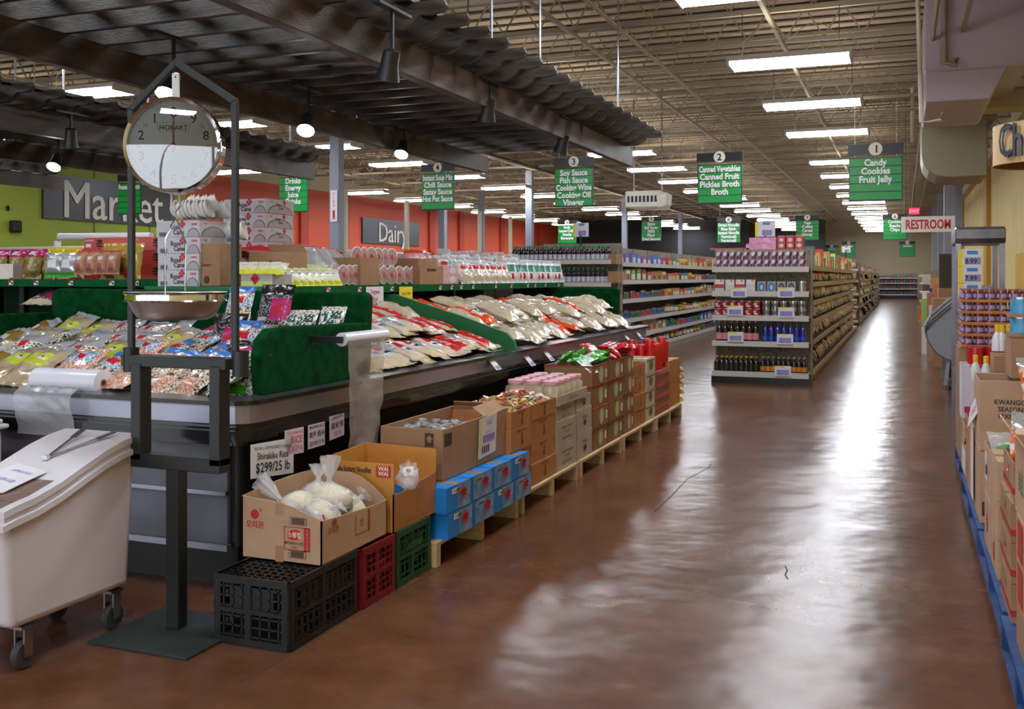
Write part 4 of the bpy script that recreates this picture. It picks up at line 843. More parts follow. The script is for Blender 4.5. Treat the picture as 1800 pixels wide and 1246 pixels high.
# blue boxes
bb = M('bright blue box', (26, 130, 214), .45); bb2 = M('blue snowy print', (150, 176, 200), .45, var=(60, 120, 180), scale=9)
def bluebox(y0, y1, z0, lab, k):
    h = .135
    pr = [('r', 'q', .42 - .3 * k, .98, .03, .97, bb2), ('r', 'o', .68, .62, .15, .14, lo, 1), ('r', 'q', .22, .6, .68, .9, paper), ('r', 't', '10-400021', .41, .79, .024, ink)]
    pr += [('r', 't', '✷', .7, .55, .11, lo)]
    return mkbox('blue_box', -2.62, -2.205, y0, y1, z0, z0 + h, bb, lab, group='blue cartons on the first pallet', prints=pr, rz=rad(-1.5))
for i in range(4): bluebox(4.72 + i * .31, 5.015 + i * .31, .126, 'bright blue carton in the lower row, %s from the near end' % od(i), i % 2 == 1)
for i in range(4): bluebox(4.70 + i * .305, 4.99 + i * .305, .264, 'bright blue carton in the upper row, %s from the near end' % od(i), i in (1, 2))
# rows of stacked cartons along the pallets
def stack(px0, px1, zs, mat, nm, desc, prints, op_top=False, X=-2.27, dp=.4, grp='cartons stacked beside the counter', z0=.127, skew=1):
    ya, yb = yX(px0, X), yX(px1, X) - .008; out = []
    for j in range(len(zs) - 1):
        lab = '%s, %s up' % (desc, od(j)) if len(zs) > 2 else desc
        out.append(mkbox(nm, X - dp, X + R.uniform(-.006, .006), ya + R.uniform(0, .006), yb, zs[j] + .001, zs[j + 1], mat, lab, 'box', grp, op=1 if (op_top and j == len(zs) - 2) else 0, prints=prints))
    return ya, yb
brp = M('brown box print', (120, 70, 40), .7); pr1 = [('r', 't', 'FRESH GINGER', .5, .84, .026, brp), ('r', 't', '♟', .5, .45, .07, brp), ('f', 't', 'GINGER', .7, .5, .03, brp)]
stack(897, 933, [.127, .265, .405, .55, .66], cartor, 'ginger_carton', 'orange brown carton in the first column past the blue boxes', pr1, True)
stack(934, 977, [.127, .265, .405, .55, .66], cartor, 'ginger_carton', 'orange brown carton in the second column past the blue boxes', pr1, True)
pr2 = [('r', 't', 'NATURAL CO. LONGXING', .5, .7, .022, bk_), ('r', 't', 'NET 12.5 KG', .5, .5, .018, bk_), ('r', 't', 'PRODUCT OF THAILAND', .5, .25, .02, bk_)]
stack(978, 1013, [.127, .30, .475, .585], cartgr, 'noodle_carton', 'pale grey carton in the column under the pink lidded jars', pr2, True)
stack(1014, 1040, [.127, .33, .50, .60], cartgr, 'noodle_carton', 'pale grey carton just right of the jar column', [('r', 't', 'PRODUCT', .5, .6, .03, bk_), ('r', 'o', .5, .35, .1, .12, bk_)])
lgp = M('pale green leaf print', (170, 190, 130), .6); rdp = M('red border print', (160, 50, 44), .6)
prt = [('r', 'q', 0, 1, 0, .05, rdp), ('r', 'q', 0, 1, .95, 1, rdp), ('r', 'q', 0, .03, 0, 1, rdp), ('r', 'o', .55, .5, .16, .4, lgp), ('r', 'o', .55, .5, .09, .28, M('pale mushroom print', (206, 196, 160), .6), 1), ('r', 'q', .82, .94, .3, .7, paper), ('f', 'q', 0, 1, .92, 1, rdp)]
for k, (a, c) in enumerate(((1041, 1068), (1069, 1095), (1096, 1114))):
    stack(a, c, [.127, .295, .463, .631, .80], M('green brown carton', (150, 116, 78), .6, var=(138, 104, 70), scale=7), 'produce_carton', 'red bordered carton in the %s column' % ['nearest', 'middle', 'farthest'][k], prt, True)
stack(1115, 1135, [.127, .27, .42, .57, .70], cartor, 'snack_carton', 'carton in the orange and white column past the red bordered ones', [('r', 't', '♟', .5, .5, .07, brp)], True)
stack(1136, 1152, [.127, .27, .42, .57, .72], M('white box', (206, 198, 178), .6), 'snack_carton', 'white carton with a green mark past the orange column', [('r', 'o', .5, .5, .2, .3, M('olive print', (96, 110, 60), .6)), ('r', 'q', 0, .9, .8, .86, bk_)])
stack(1153, 1176, [.127, .22, .33, .45, .56], M('brown red box', (140, 84, 60), .6), 'tube_carton', 'brown carton under the red tubes', [('r', 'q', 0, 1, .6, 1, redF)])
stack(1177, 1196, [.127, .38, .62], cartor, 'end_carton', 'brown carton at the far end of the pallets', [])

# contents of the open cartons
candy = MB()
goldc = [goldF, M('pale gold candy', (206, 190, 130), .3, coat=.4), whtF, M('candy red dot', (196, 90, 80), .4)]
def wrapper(b, p, m, s=.03):
    q = Euler((R.uniform(-.6, .6), R.uniform(-.6, .6), R.uniform(0, 6.28))).to_quaternion(); p = Vector(p)
    pts = [(-1.5, -.5, 0), (-.8, 0, .1), (-1.5, .5, 0), (0, .65, 0), (1.5, .5, 0), (.8, 0, .1), (1.5, -.5, 0), (0, -.65, 0)]
    v = [p + q @ Vector((a * s, c * s, d * s)) for a, c, d in pts] + [p + q @ Vector((0, 0, .5 * s)), p + q @ Vector((0, 0, -.4 * s))]
    b.add(v, [(i, (i + 1) % 8, 8) for i in range(8)] + [((i + 1) % 8, i, 9) for i in range(8)], m)
for (a, c), lab in (((897, 933), 'gold wrapped candies heaped in the nearer open tray'), ((934, 977), 'gold wrapped candies heaped in the farther open tray')):
    ya, yb = yX(a, -2.27), yX(c, -2.27); b = MB(); b.box(-2.64, -2.29, ya + .02, yb - .02, .56, .63, goldF)
    for i in range(150): u, v = R.random(), R.random(); wrapper(b, (-2.64 + .35 * u, ya + .02 + (yb - ya - .04) * v, .64 + .07 * math.sin(u * 3.1) * math.sin(v * 3.1) + R.uniform(0, .02)), R.choice(goldc), .022)
    tag(b.build('wrapped_candies', loc=(-2.45, ya, .6)), lab, 'candy', kind='stuff')
# pink lidded jars
glass = M('clear jar plastic', (226, 214, 190), .12, alpha=.5, coat=.5); jelly = M('jelly cups', (222, 200, 160), .4, speck=[(226, 206, 166), (214, 160, 120), (236, 228, 200), (180, 140, 90)], sscale=40); plid = M('pink lid', (232, 170, 186), .35)
jt = mkbox('jar_tray', -2.68, -2.26, yX(978, -2.27), yX(1030, -2.27), .586, .66, cartgr, 'low tray carton holding the clear jars with pink lids', op=1, prints=[('r', 't', 'ASSORTED JELLY', .5, .5, .03, fade)])
flap(jt, [(-.2, -.33, .07), (.2, -.33, .07), (.2, -.30, .13), (-.2, -.30, .13)], cartgr)
jp = thing('jelly_jar', (0, 0, 0), None, None)
b = MB(); b.lathe([(0, 0, jelly), (.058, .002, jelly), (.062, .02, jelly), (.062, .11, jelly), (0, .11, jelly)], n=18); b.build('jelly_filling', jp, smooth=40)
b = MB(); b.lathe([(0, 0, glass), (.064, .0, glass), (.066, .02, glass), (.066, .115, glass), (.05, .135, glass), (.05, .15, glass)], n=20); b.build('jar_body', jp, smooth=40)
b = MB(); b.lathe([(.053, .14, plid), (.056, .142, plid), (.056, .165, plid), (.052, .168, plid), (0, .168, plid)], n=20); b.build('lid', jp, smooth=40)
n = 0; ya = yX(978, -2.27)
for i in range(5):
    for j in range(3):
        y = ya + .07 + i * .134
        dup(jp, (-2.335 - j * .135, y, .594), None, 'clear jelly jar with a pink lid, %s %s' % (['aisle side row', 'middle row', 'counter side row'][j], 'column ' + ['nearest', 'second', 'third', 'fourth', 'last'][i]), 'jar', 'pink lidded jelly jars')
# bags in the top trays
for i in range(9):
    d = bagmesh('green_snack_bag', .15, .2, .05, spotty(whtF, (0, 1, .6, 1, greenF), (.2, .8, .2, .5, M('pale mint film', (180, 214, 180), .3, coat=.5))), 30 + i) if i == 0 else GS
    GS = d; y = yX(1046, -2.27) + (i % 5) * .14; dup(d, (-2.36 - .15 * (i // 5), y, .78 + .025 * (i % 3)), (R.uniform(.1, .6), R.uniform(-.5, .5), R.uniform(0, 6)), 'green and white snack bag in the open trays, %s' % od(i), 'snack bag', 'green snack bags')
for i in range(10):
    d = bagmesh('red_snack_bag', .15, .2, .05, spotty(redF, (.2, .8, .3, .6, whtF)), 50) if i == 0 else RS
    RS = d; y = yX(1084, -2.27) + (i % 5) * .17; dup(d, (-2.36 - .14 * (i // 5), y, .80 + .025 * (i % 3)), (R.uniform(.1, .7), R.uniform(-.5, .5), R.uniform(0, 6)), 'red and white snack bag heaped past the green ones, %s' % od(i), 'snack bag', 'red snack bags')
redb = M('glossy red tube', (206, 20, 30), .3, coat=.4)
tp = thing('red_tube', (0, 0, 0), None, None); b = MB(); b.lathe([(0, 0, redb), (.04, 0, redb), (.04, .22, redb)], n=14); b.build('tube_body', tp, smooth=40); b = MB(); b.lathe([(.042, .2, redb), (.042, .26, redb), (.038, .265, redb), (0, .265, redb)], n=14); b.build('tube_cap', tp, smooth=40)
for i in range(14):
    dup(tp, (-2.33 - .09 * (i // 6) , yX(1148, -2.3) + (i % 6) * .13, .562 + (.05 if i % 4 == 0 else 0)), None, 'glossy red tube standing on brown cartons, %s' % od(i), 'tube', 'glossy red tubes')
for i in range(5):
    d = bagmesh('yellow_snack_bag', .14, .2, .06, spotty(goldF, (.2, .8, .3, .6, redF)), 60) if i == 0 else YS
    YS = d; dup(d, (-2.36, yX(1199, -2.27) + .02 * i, .15 + .08 * i), (rad(30), 0, rad(60) + .2 * i), 'yellow snack bag hanging at the pallet end, %s from below' % od(i), 'snack bag', 'yellow snack bags')
# ---------------------------------------------------------------- hanging dial scale on its stand
fr_ = M('scale stand paint', (30, 34, 34), .42, bump=.05)
SX, SY = -2.875, 3.42
T = thing('scale_stand', (SX, SY, 0), 'black steel stand holding the round hanging scale', 'scale stand')
b = MB(); b.box(-3.105, -2.605, 3.155, 3.62, 0, .012, M('dark green steel plate', (44, 54, 50), .6, var=(34, 42, 40), scale=6)); b.build('base_plate', T, bevel=.002)
MB().box(SX - .033, SX + .033, SY - .03, SY + .03, .012, .70, fr_).build('pole', T, bevel=.003)
b = MB(); zt, zb = 1.13, .715
for x in (xY(248, SY), xY(386, SY)): b.box(x - .027, x + .027, SY - .035, SY + .035, zb, zt, fr_)
b.box(xY(248, SY) - .027, xY(386, SY) + .027, SY - .035, SY + .035, zb - .03, zb + .03, fr_); b.build('sign_frame', T, bevel=.003)
MB().box(-3.15, -2.60, SY - .03, SY + .03, zt - .015, zt + .035, fr_).build('cross_bar', T, bevel=.003)
for x in (xY(222, SY - .03), xY(415, SY - .03)):
    b = MB(); b.lathe([(0, zt - .04, fr_), (.034, zt - .04, fr_), (.034, zt + .065, fr_), (.028, zt + .065, fr_), (.028, zt, fr_), (0, zt, fr_)], (x, SY, 0), 20); b.build('socket_cup', T, smooth=40)
b = MB(); xl, xr = xY(219, SY - .025), xY(412, SY - .025); P = [(xl, zt + .035), (xl, 2.235), (SX, 2.43), (xr, 2.235), (xr, zt + .035)]
Q = [(xl + .03, zt + .035), (xl + .03, 2.22), (SX, 2.395), (xr - .03, 2.22), (xr - .03, zt + .035)]
for i in range(4):
    b.hexa([(P[i][0], SY - .01, P[i][1]), (P[i + 1][0], SY - .01, P[i + 1][1]), (Q[i + 1][0], SY - .01, Q[i + 1][1]), (Q[i][0], SY - .01, Q[i][1]), (P[i][0], SY + .01, P[i][1]), (P[i + 1][0], SY + .01, P[i + 1][1]), (Q[i + 1][0], SY + .01, Q[i + 1][1]), (Q[i][0], SY + .01, Q[i][1])], fr_)
b.build('hanging_frame', T, bevel=.002)
DZ = 2.055; DX = SX - .004
D = thing('hanging_scale', (DX, SY, 1.32), 'chrome dial scale with steel pan hanging in the black stand', 'scale')
r = .203; b = MB(); b.lathe([(0, .075, chrome), (r * .7, .075, chrome), (r * .93, .06, chrome), (r, .03, chrome), (r, -.035, chrome), (r * 1.015, -.045, chrome), (r * .99, -.062, chrome), (r * .93, -.055, chrome), (r * .915, -.035, chrome)], (DX, SY, DZ), 64, 'y')
b.build('dial_casing', D, smooth=35)
b = MB(); face = M('dial face', (222, 230, 226), .45); n = 48; b.ext([(DX + r * .92 * math.cos(i * 6.2832 / n), DZ + r * .92 * math.sin(i * 6.2832 / n)) for i in range(n)], 1, SY - .034, SY - .03, face)
yf = SY - .0348
def dm(a, r0, r1, w):      # tick
    ca, sa = math.cos(a), math.sin(a); p = Vector((DX + ca * r0, yf, DZ + sa * r0)); q = Vector((DX + ca * r1, yf, DZ + sa * r1)); s = Vector((-sa, 0, ca)) * w / 2
    b.add([p - s, q - s, q + s, p + s], [(0, 1, 2, 3)], ink)
for i in range(160): dm(rad(90 + i * 360 / 160), r * .83, r * (.87 if i % 4 else .885), .0009)
for k in range(10):
    a = rad(90 + 36 * k); rr_ = r * .70; b.text(str(k), (DX + rr_ * math.cos(a), yf, DZ + rr_ * math.sin(a)), (1, 0, 0), (0, 0, 1), .055 if k else .062, ink, bold=.012)
    a = rad(90 + 36 * k + 18); b.text('½', (DX + rr_ * 1.02 * math.cos(a), yf, DZ + rr_ * 1.02 * math.sin(a)), (1, 0, 0), (0, 0, 1), .026, ink)
hz = DZ + .076; tz = M('logo box grey', (120, 126, 130), .5)
for x0, z0, x1, z1 in ((-.073, .02, .073, .02), (-.06, -.018, .06, -.018), (-.073, .02, -.06, -.018), (.073, .02, .06, -.018)): b.bar((DX + x0, yf, hz + z0), (DX + x1, yf, hz + z1), .003, .0006, ink)
b.text('HOBART', (DX, yf, hz), (1, 0, 0), (0, 0, 1), .03, ink, wx=1.0, bold=.02); b.build('dial_face', D)
b = MB(); b.ext([(DX - .003, DZ - .03), (DX + .003, DZ - .03), (DX + .001, DZ + .13), (DX - .001, DZ + .13)], 1, SY - .042, SY - .04, redink); b.lathe([(0, -.003, redink), (.012, 0, redink)], (DX, SY - .04, DZ), 12, 'y'); b.build('pointer', D)
gm = bpy.data.materials.new('dial glass'); gm.use_nodes = True; nt = gm.node_tree; nt.nodes.clear(); o_ = nd(nt, 'ShaderNodeOutputMaterial'); mx = nd(nt, 'ShaderNodeMixShader'); tr = nd(nt, 'ShaderNodeBsdfTransparent'); gl = nd(nt, 'ShaderNodeBsdfGlossy'); gl.inputs['Roughness'].default_value = .02; fz = nd(nt, 'ShaderNodeFresnel', i_IOR=2.5)
nt.links.new(fz.outputs[0], mx.inputs[0]); nt.links.new(tr.outputs[0], mx.inputs[1]); nt.links.new(gl.outputs[0], mx.inputs[2]); nt.links.new(mx.outputs[0], o_.inputs[0])
b = MB(); b.lathe([(r * .93, -.055, gm), (r * .6, -.062, gm), (0, -.066, gm)], (DX, SY, DZ), 48, 'y'); b.build('dial_glass', D, smooth=60)
b = MB(); b.box(DX - .016, DX + .016, SY - .004, SY + .004, DZ + r - .01, DZ + r + .11, M('white enamel strap', (226, 228, 228), .4)); b.box(DX - .005, DX + .005, SY - .0045, SY + .0045, DZ + r + .085, DZ + r + .1, ink); b.build('hanging_tab', D, bevel=.003)
b = MB(); b.tube([(DX + .014 * math.cos(a) - 0, SY, 2.355 + .014 * math.sin(a)) for a in [rad(-60 + 25 * i) for i in range(11)]] + [(DX - .002, SY, 2.34), (DX, SY, 2.32), (DX + .008, SY, 2.30), (DX, SY, 2.29)], .0035, chrome, 8); b.build('top_hook', D, smooth=60)
b = MB(); b.tube([(DX + .016, SY, DZ - r), (DX + .018, SY, DZ - r - .05), (DX, SY, DZ - r - .075), (DX - .018, SY, DZ - r - .05), (DX - .016, SY, DZ - r)], .006, white, 8)
b.tube([(DX, SY, DZ - r - .07), (DX + .006, SY, DZ - r - .09), (DX, SY, DZ - r - .11)], .004, chrome, 6); b.build('lower_hook', D, smooth=60)
PZ = 1.432; b = MB(); top = (DX, SY, DZ - r - .105)
zz = top[2]
b.tube([(DX + .016, SY - .204, PZ - .01), (DX + .015, SY - .2, PZ + .22), (DX + .002, SY - .02, zz), (DX - .002, SY + .02, zz), (DX - .015, SY + .2, PZ + .22), (DX - .016, SY + .204, PZ - .01)], .004, steel, 8)
b.build('pan_yoke', D, smooth=60)
b = MB(); b.lathe([(.0, PZ - .112, dullst), (.13, PZ - .112, dullst), (.155, PZ - .10, dullst), (.17, PZ - .08, dullst), (.192, PZ - .035, dullst), (.2, PZ, dullst), (.212, PZ + .004, dullst), (.21, PZ + .007, dullst), (.197, PZ + .002, dullst), (.165, PZ - .08, dullst), (0, PZ - .108, dullst)], (DX, SY, 0), 56); b.build('weighing_pan', D, smooth=50)
b = MB(); b.lathe([(.203, PZ - .035, chrome), (.211, PZ - .033, chrome), (.207, PZ - .028, chrome), (.207, PZ - .006, chrome), (.211, PZ - .002, chrome), (.203, PZ, chrome)], (DX, SY, 0), 56); b.build('pan_ring', D, smooth=30)

D.rotation_euler = (0, 0, rad(24))
# ---------------------------------------------------------------- white wheeled bin
T = thing('ingredient_bin', (-3.3, 3.1, 0), 'white wheeled plastic ingredient bin with a sloped clear lid', 'bin')
bw = M('bin plastic', (218, 208, 216), .42); bx0, bx1 = -3.50, -3.09
crv = [(2.73, .60), (2.79, .608), (2.88, .622), (3.0, .655), (3.12, .70), (3.24, .742), (3.34, .768), (3.42, .782)]
b = MB(); pts = [(2.79, .17), (3.40, .17)] + [(min(y, 3.42), z) for y, z in crv[::-1]]; n = len(pts)
def scl(p, x): k = 1; return p
v = [(x + (.02 if p[1] < .3 and x < -3.3 else -.02 if p[1] < .3 else 0), p[0], p[1]) for x in (bx0, bx1) for p in pts]
b.add(v, [(k, (k + 1) % n, n + (k + 1) % n, n + k) for k in range(n)] + [tuple(range(n))[::-1], tuple(range(n, 2 * n))], bw); b.build('bin_body', T, bevel=.03, bseg=4, smooth=50)
def lidstrip(o, z0, z1, m, ya=2.72, yb=3.45, nm='lid_rim', inset=None):
    b = MB(); c = [(y, z) for y, z in crv]; c[0] = (ya, c[0][1] - .005); c[-1] = (yb, c[-1][1]); lo_ = [(x, y, z + z0) for x in (bx0 - o, bx1 + o) for y, z in c]; hi = [(x, y, z + z1) for x in (bx0 - o, bx1 + o) for y, z in c]; n = len(c)
    for i in range(n - 1):
        b.hexa([lo_[i], lo_[n + i], lo_[n + i + 1], lo_[i + 1], hi[i], hi[n + i], hi[n + i + 1], hi[i + 1]], m)
    return b.build(nm, T, smooth=50)
lidstrip(.014, -.036, -.012, white); lidstrip(-.002, -.012, .012, bw, 2.74, 3.43, 'lid_groove'); lidstrip(.008, .012, .038, white, 2.73, 3.44, 'lid')
b = MB(); cp_ = M('clear brown bin cover', (150, 120, 108), .12, alpha=.75, coat=.6)
c = [p for p in crv if p[0] < 3.15]
for i in range(len(c) - 1): b.hexa([(bx0 + .03, c[i][0] + .02, c[i][1] + .038), (bx1 - .035, c[i][0] + .02, c[i][1] + .038), (bx1 - .035, c[i + 1][0] + .02, c[i + 1][1] + .038), (bx0 + .03, c[i + 1][0] + .02, c[i + 1][1] + .038), (bx0 + .03, c[i][0] + .02, c[i][1] + .044), (bx1 - .035, c[i][0] + .02, c[i][1] + .044), (bx1 - .035, c[i + 1][0] + .02, c[i + 1][1] + .044), (bx0 + .03, c[i + 1][0] + .02, c[i + 1][1] + .044)], cp_)
b.build('lid_window', T)
for x, y in ((-3.14, 3.33), (-3.14, 2.87), (-3.45, 3.33), (-3.45, 2.87)):
    b = MB(); b.lathe([(0, -.016, rubber), (.048, -.016, rubber), (.055, -.008, rubber), (.055, .008, rubber), (.048, .016, rubber), (0, .016, rubber)], (x, y, .055), 24, 'x'); w_ = b.build('caster', T, smooth=40)
    f = MB(); f.box(x - .028, x - .02, y - .02, y + .02, .05, .165, steel).box(x + .02, x + .028, y - .02, y + .02, .05, .165, steel).box(x - .03, x + .03, y - .035, y + .035, .158, .17, steel); f.build('fork', w_)
p = [(-3.42, 2.93, .70), (-3.22, 2.88, .688), (-3.20, 3.03, .722), (-3.37, 3.09, .742)]
t = sign_sheet([(-3.47, 2.90, .678), (-3.24, 2.86, .667), (-3.20, 3.04, .720), (-3.40, 3.08, .734)], paper, 'price_sheet', 'handwritten white sheet lying on the clear bin lid', [('JASMINE RICE', .5, .75, .02, lav), ('$1.09 / LB', .5, .4, .03, lav)], nrm=(0, -.25, .97))
b = MB(); tz_ = .826; a = (-3.28, 3.15, .765)
t = thing('tongs', a, 'steel serving tongs lying open on the white bin lid', 'tongs')
A = Vector((-3.30, 3.13, .752)); B_ = Vector((-3.33, 3.36, .835)); C_ = Vector((-3.17, 3.38, .832))
for nm_, e in (('tong_arm', B_), ('tong_arm', C_)):
    b = MB(); m1 = A.lerp(e, .72); b.bar(A, m1, .014, .005, steel); b.bar(m1, e, .03, .006, M('tong tip', (96, 96, 92), .4, metal=.6)); b.build(nm_, t, bevel=.002)
MB().box(A.x - .012, A.x + .012, A.y - .008, A.y + .008, A.z - .006, A.z + .012, chrome).build('tong_hinge', t)
# rim of a second bin at the left edge
t = thing('storage_bin', (-4.35, 3.62, 0), 'second white bin, only its rounded rim showing at the left edge', 'bin')
MB().box(-4.75, -4.20, 3.4, 3.72, .15, .74, bw).build('bin_body', t, bevel=.03, bseg=3); MB().box(-4.77, -4.18, 3.38, 3.74, .74, .765, white).box(-4.75, -4.20, 3.4, 3.72, .765, .79, white).build('lid_rim', t, bevel=.012, bseg=3)
for x in (-4.65, -4.3): 
    b = MB(); b.lathe([(0, -.016, rubber), (.05, -.016, rubber), (.05, .016, rubber), (0, .016, rubber)], (x, 3.56, .05), 20, 'x'); b.box(x - .03, x + .03, 3.53, 3.59, .09, .155, steel); b.build('caster', t, smooth=40)

# ---------------------------------------------------------------- goods on the upper shelves
UZ = 1.436
wb = M('white printed carton', (216, 212, 222), .5); rc = M('red hash print', (214, 40, 60), .6); ltg = M('lid oval print', (188, 180, 188), .5)
pw = [('f', 't', 'Rose', .44, .62, .05, ink), ('f', 't', 'Cane', .52, .3, .05, ink), ('f', 't', '❖', .60, .78, .065, rc), ('f', 't', 'cane', .88, .8, .03, rc), ('f', 'o', .86, 0.02, .14, .52, ink, .3), ('f', 'o', .86, 0.0, .13, .5, ltg, .9), ('f', 'q', .06, .24, .08, .3, M('barcode blue', (150, 150, 170), .6)), ('r', 'o', .5, .02, .44, .62, ink, .3), ('r', 'o', .5, 0, .42, .6, ltg, .9), ('r', 't', 'cane', .2, .84, .022, rc), ('f', 't', '||||||||', .15, .18, .03, ink)]
for j in range(4):
    mkbox('bowl_carton', xY(277, 5.68) + R.uniform(-.01, .01), xY(350, 5.68) + R.uniform(-.01, .01), 5.68, 5.98, UZ + j * .116, UZ + (j + 1) * .116 - .002, wb, 'white printed carton in the left front stack on the shelf, %s up' % od(j), 'box', 'white printed cartons on the shelf', prints=pw)
for j in range(6):
    mkbox('bowl_carton', -5.0 + R.uniform(-.01, .01), -4.61 + R.uniform(-.01, .01), 6.5, 6.88, UZ + .0 + j * .113, UZ + (j + 1) * .113 - .002, wb, 'white printed carton in the taller rear stack, %s up' % od(j), 'box', 'white printed cartons on the shelf', prints=pw + [('r', 't', 'Rose', .44, .66, .034, ink), ('r', 't', 'Cane', .52, .42, .034, ink), ('r', 't', '❖', .65, .82, .05, rc)])
# foam bowls in sleeves on top of the left stack
foam = M('white foam', (232, 230, 228), .5)
bp = thing('foam_bowl', (0, 0, 0), None, None); b = MB(); b.lathe([(0, 0, foam), (.045, 0, foam), (.07, .03, foam), (.08, .06, foam), (.088, .061, foam), (.086, .065, foam), (.076, .062, foam), (.066, .034, foam), (.045, .006, foam), (0, .006, foam)], n=24); b.build('bowl', bp, smooth=50)
k = 0
for row, (y, z, n) in enumerate(((5.76, UZ + .464 + .07, 9), (5.92, UZ + .464 + .07, 9), (5.84, UZ + .464 + .135, 7))):
    for i in range(n):
        dup(bp, (-4.88 + i * .034 + .03 * row, y, z - .02 * (row == 2)), (0, rad(74 + R.uniform(-6, 6)), .3 + .15 * row), 'white foam bowl on the left carton stack, %s, %s from left' % (['front row', 'back row', 'top row'][row], od(i)), 'bowl', 'nested foam bowls', scale=.82)
for i in range(3): dup(bp, (-4.52 + .05 * i, 5.9, UZ + .385), (0, rad(75), .4), 'white foam bowl right of the left carton stack, %s from left' % od(i), 'bowl', 'nested foam bowls')
# brown cartons
bpn = [('f', 't', 'STEAMED', .5, .52, .035, bk_), ('f', 't', 'BROWN RICE', .52, .38, .042, bk_, .8), ('f', 'q', .12, .24, .6, .72, bk_), ('f', 't', 'JK ORGANIC', .7, .72, .025, bk_)]
t = mkbox('tall_carton', -4.58, -4.42, 5.7, 5.95, UZ, UZ + .30, carton, 'narrow brown carton just right of the white stack', op=1, prints=[('f', 't', 'Dietary', .3, .5, .03, bk_), ('f', 't', '●', .3, .15, .07, bk_)])
t = mkbox('brown_rice_carton', -4.40, -4.10, 6.0, 6.3, UZ, UZ + .245, carton, 'brown carton reading Steamed Brown Rice behind the grey box', op=1, prints=bpn)
flap(t, [(-.15, .15, .245), (.15, .15, .245), (.11, .15, .31), (-.2, .15, .31)], carton); flap(t, [(-.15, -.15, .245), (-.15, .15, .245), (-.23, .12, .26), (-.23, -.12, .26)], carton)
mkbox('brown_rice_carton', -4.34, -4.0, 6.9, 7.2, UZ, UZ + .22, carton, 'second brown carton reading Steamed Brown Rice, farther along the shelf', prints=[('f', 't', 'STEAMED', .6, .5, .03, bk_), ('f', 't', 'BROWN RICE', .62, .33, .038, bk_, .8), ('f', 'q', .5, .58, .6, .75, lo)])
mkbox('grey_tray', -4.22, -3.965, 5.67, 5.9, UZ, UZ + .085, M('grey tray card', (176, 172, 170), .6), 'low grey and lime tray carton with a red diamond print', prints=[('f', 'q', 0, 1, .02, .42, M('pale lime card', (206, 220, 120), .6)), ('f', 't', '◆', .45, .62, .09, lo), ('f', 't', 'RLB', .45, .6, .026, paper)])
# small packs along the front edge of the shelf, placed along the lip
def along(px0, px1, n, fn):
    y0, y1 = yX(px0, -4.02), yX(px1, -4.02)
    for i in range(n): fn(i, y0 + (y1 - y0) * (i + .5) / n)
crm_ = M('cream yellow pack', (228, 224, 196), .35, coat=.3, var=(206, 204, 150), scale=12); ylw = M('acid yellow print', (214, 216, 60), .4)
CP = bagmesh('noodle_sachet', .13, .17, .045, spotty(crm_, (0, 1, 0, .18, ylw), (.2, .8, .5, .75, whtF), (.35, .6, .56, .66, M('green ink', (60, 90, 50), .6))), 70)
along(486, 596, 9, lambda i, y: dup(CP, (-4.06, y, UZ + .05), (rad(50), .1, rad(55 + 8 * math.sin(i))), 'cream and yellow sachet along the shelf edge, %s from the near end' % od(i), 'sachet', 'cream and yellow sachets'))
along(480, 596, 8, lambda i, y: dup(CP, (-4.18, y + .03, UZ + .075), (rad(60), .1, rad(50 + 8 * math.sin(i))), 'cream and yellow sachet in the raised row behind, %s' % od(i), 'sachet', 'cream and yellow sachets'))
along(420, 486, 4, lambda i, y: dup(CP, (-4.25 + .09 * i, 5.75, UZ + .105), (rad(30), .1, rad(20 + 8 * math.sin(i))), 'cream and yellow sachet on the grey tray, %s from the left' % od(i), 'sachet', 'cream and yellow sachets'))
# foam cups/round packs lying with their lids toward the aisle
rp = thing('noodle_bowl_pack', (0, 0, 0), None, None); lidm = M('printed bowl lid', (196, 168, 166), .35, coat=.4, var=(166, 120, 116), scale=24)
b = MB(); b.lathe([(0, -.06, foam), (.05, -.06, foam), (.075, -.005, foam), (.08, 0, foam)], n=24); b.build('cup', rp, smooth=40); b = MB(); b.lathe([(.08, 0, foam), (.072, .003, lidm), (.022, .004, M('lid centre red', (186, 70, 84), .4)), (0, .004, foam)], n=24); b.build('lid', rp, smooth=40)
def bowl(i, y, x, z, lab): dup(rp, (x, y, z), (rad(90), 0, rad(84 + 8 * math.sin(i * 2))), lab, 'bowl pack', 'round noodle bowl packs')
along(600, 652, 5, lambda i, y: bowl(i, y, -4.03, UZ + .082, 'round noodle bowl pack, orange group front row, %s' % od(i)))
along(655, 735, 6, lambda i, y: bowl(i, y, -4.03, UZ + .082, 'white round noodle bowl pack along the shelf edge, %s' % od(i)))
along(640, 712, 6, lambda i, y: bowl(i, y, -4.12, UZ + .235, 'white round noodle bowl pack in the upper row, %s' % od(i)))
along(600, 712, 8, lambda i, y: bowl(i, y, -4.2, UZ + .082, 'white round noodle bowl pack in the hidden second row, %s' % od(i)))
WB = bagmesh('clear_sleeve', .16, .3, .09, clear, 71)
along(590, 650, 3, lambda i, y: dup(WB, (-4.3, y, UZ + .17), (rad(40), 0, rad(70 + 20 * i)), 'crumpled clear sleeve bag behind the bowl packs, %s' % od(i), 'plastic bag', 'clear sleeve bags'))
RC = bagmesh('red_bundle', .5, .9, .1, M('red cloth', (214, 26, 56), .6, bump=.3, bscale=12), 72)
along(560, 650, 3, lambda i, y: dup(RC, (-4.75, y + .3, UZ + .21 + .01 * i), (0, 0, .1 * i), 'bright red bundle on top behind the cartons, %s from the left' % od(i), 'bundle', 'bright red bundles'))
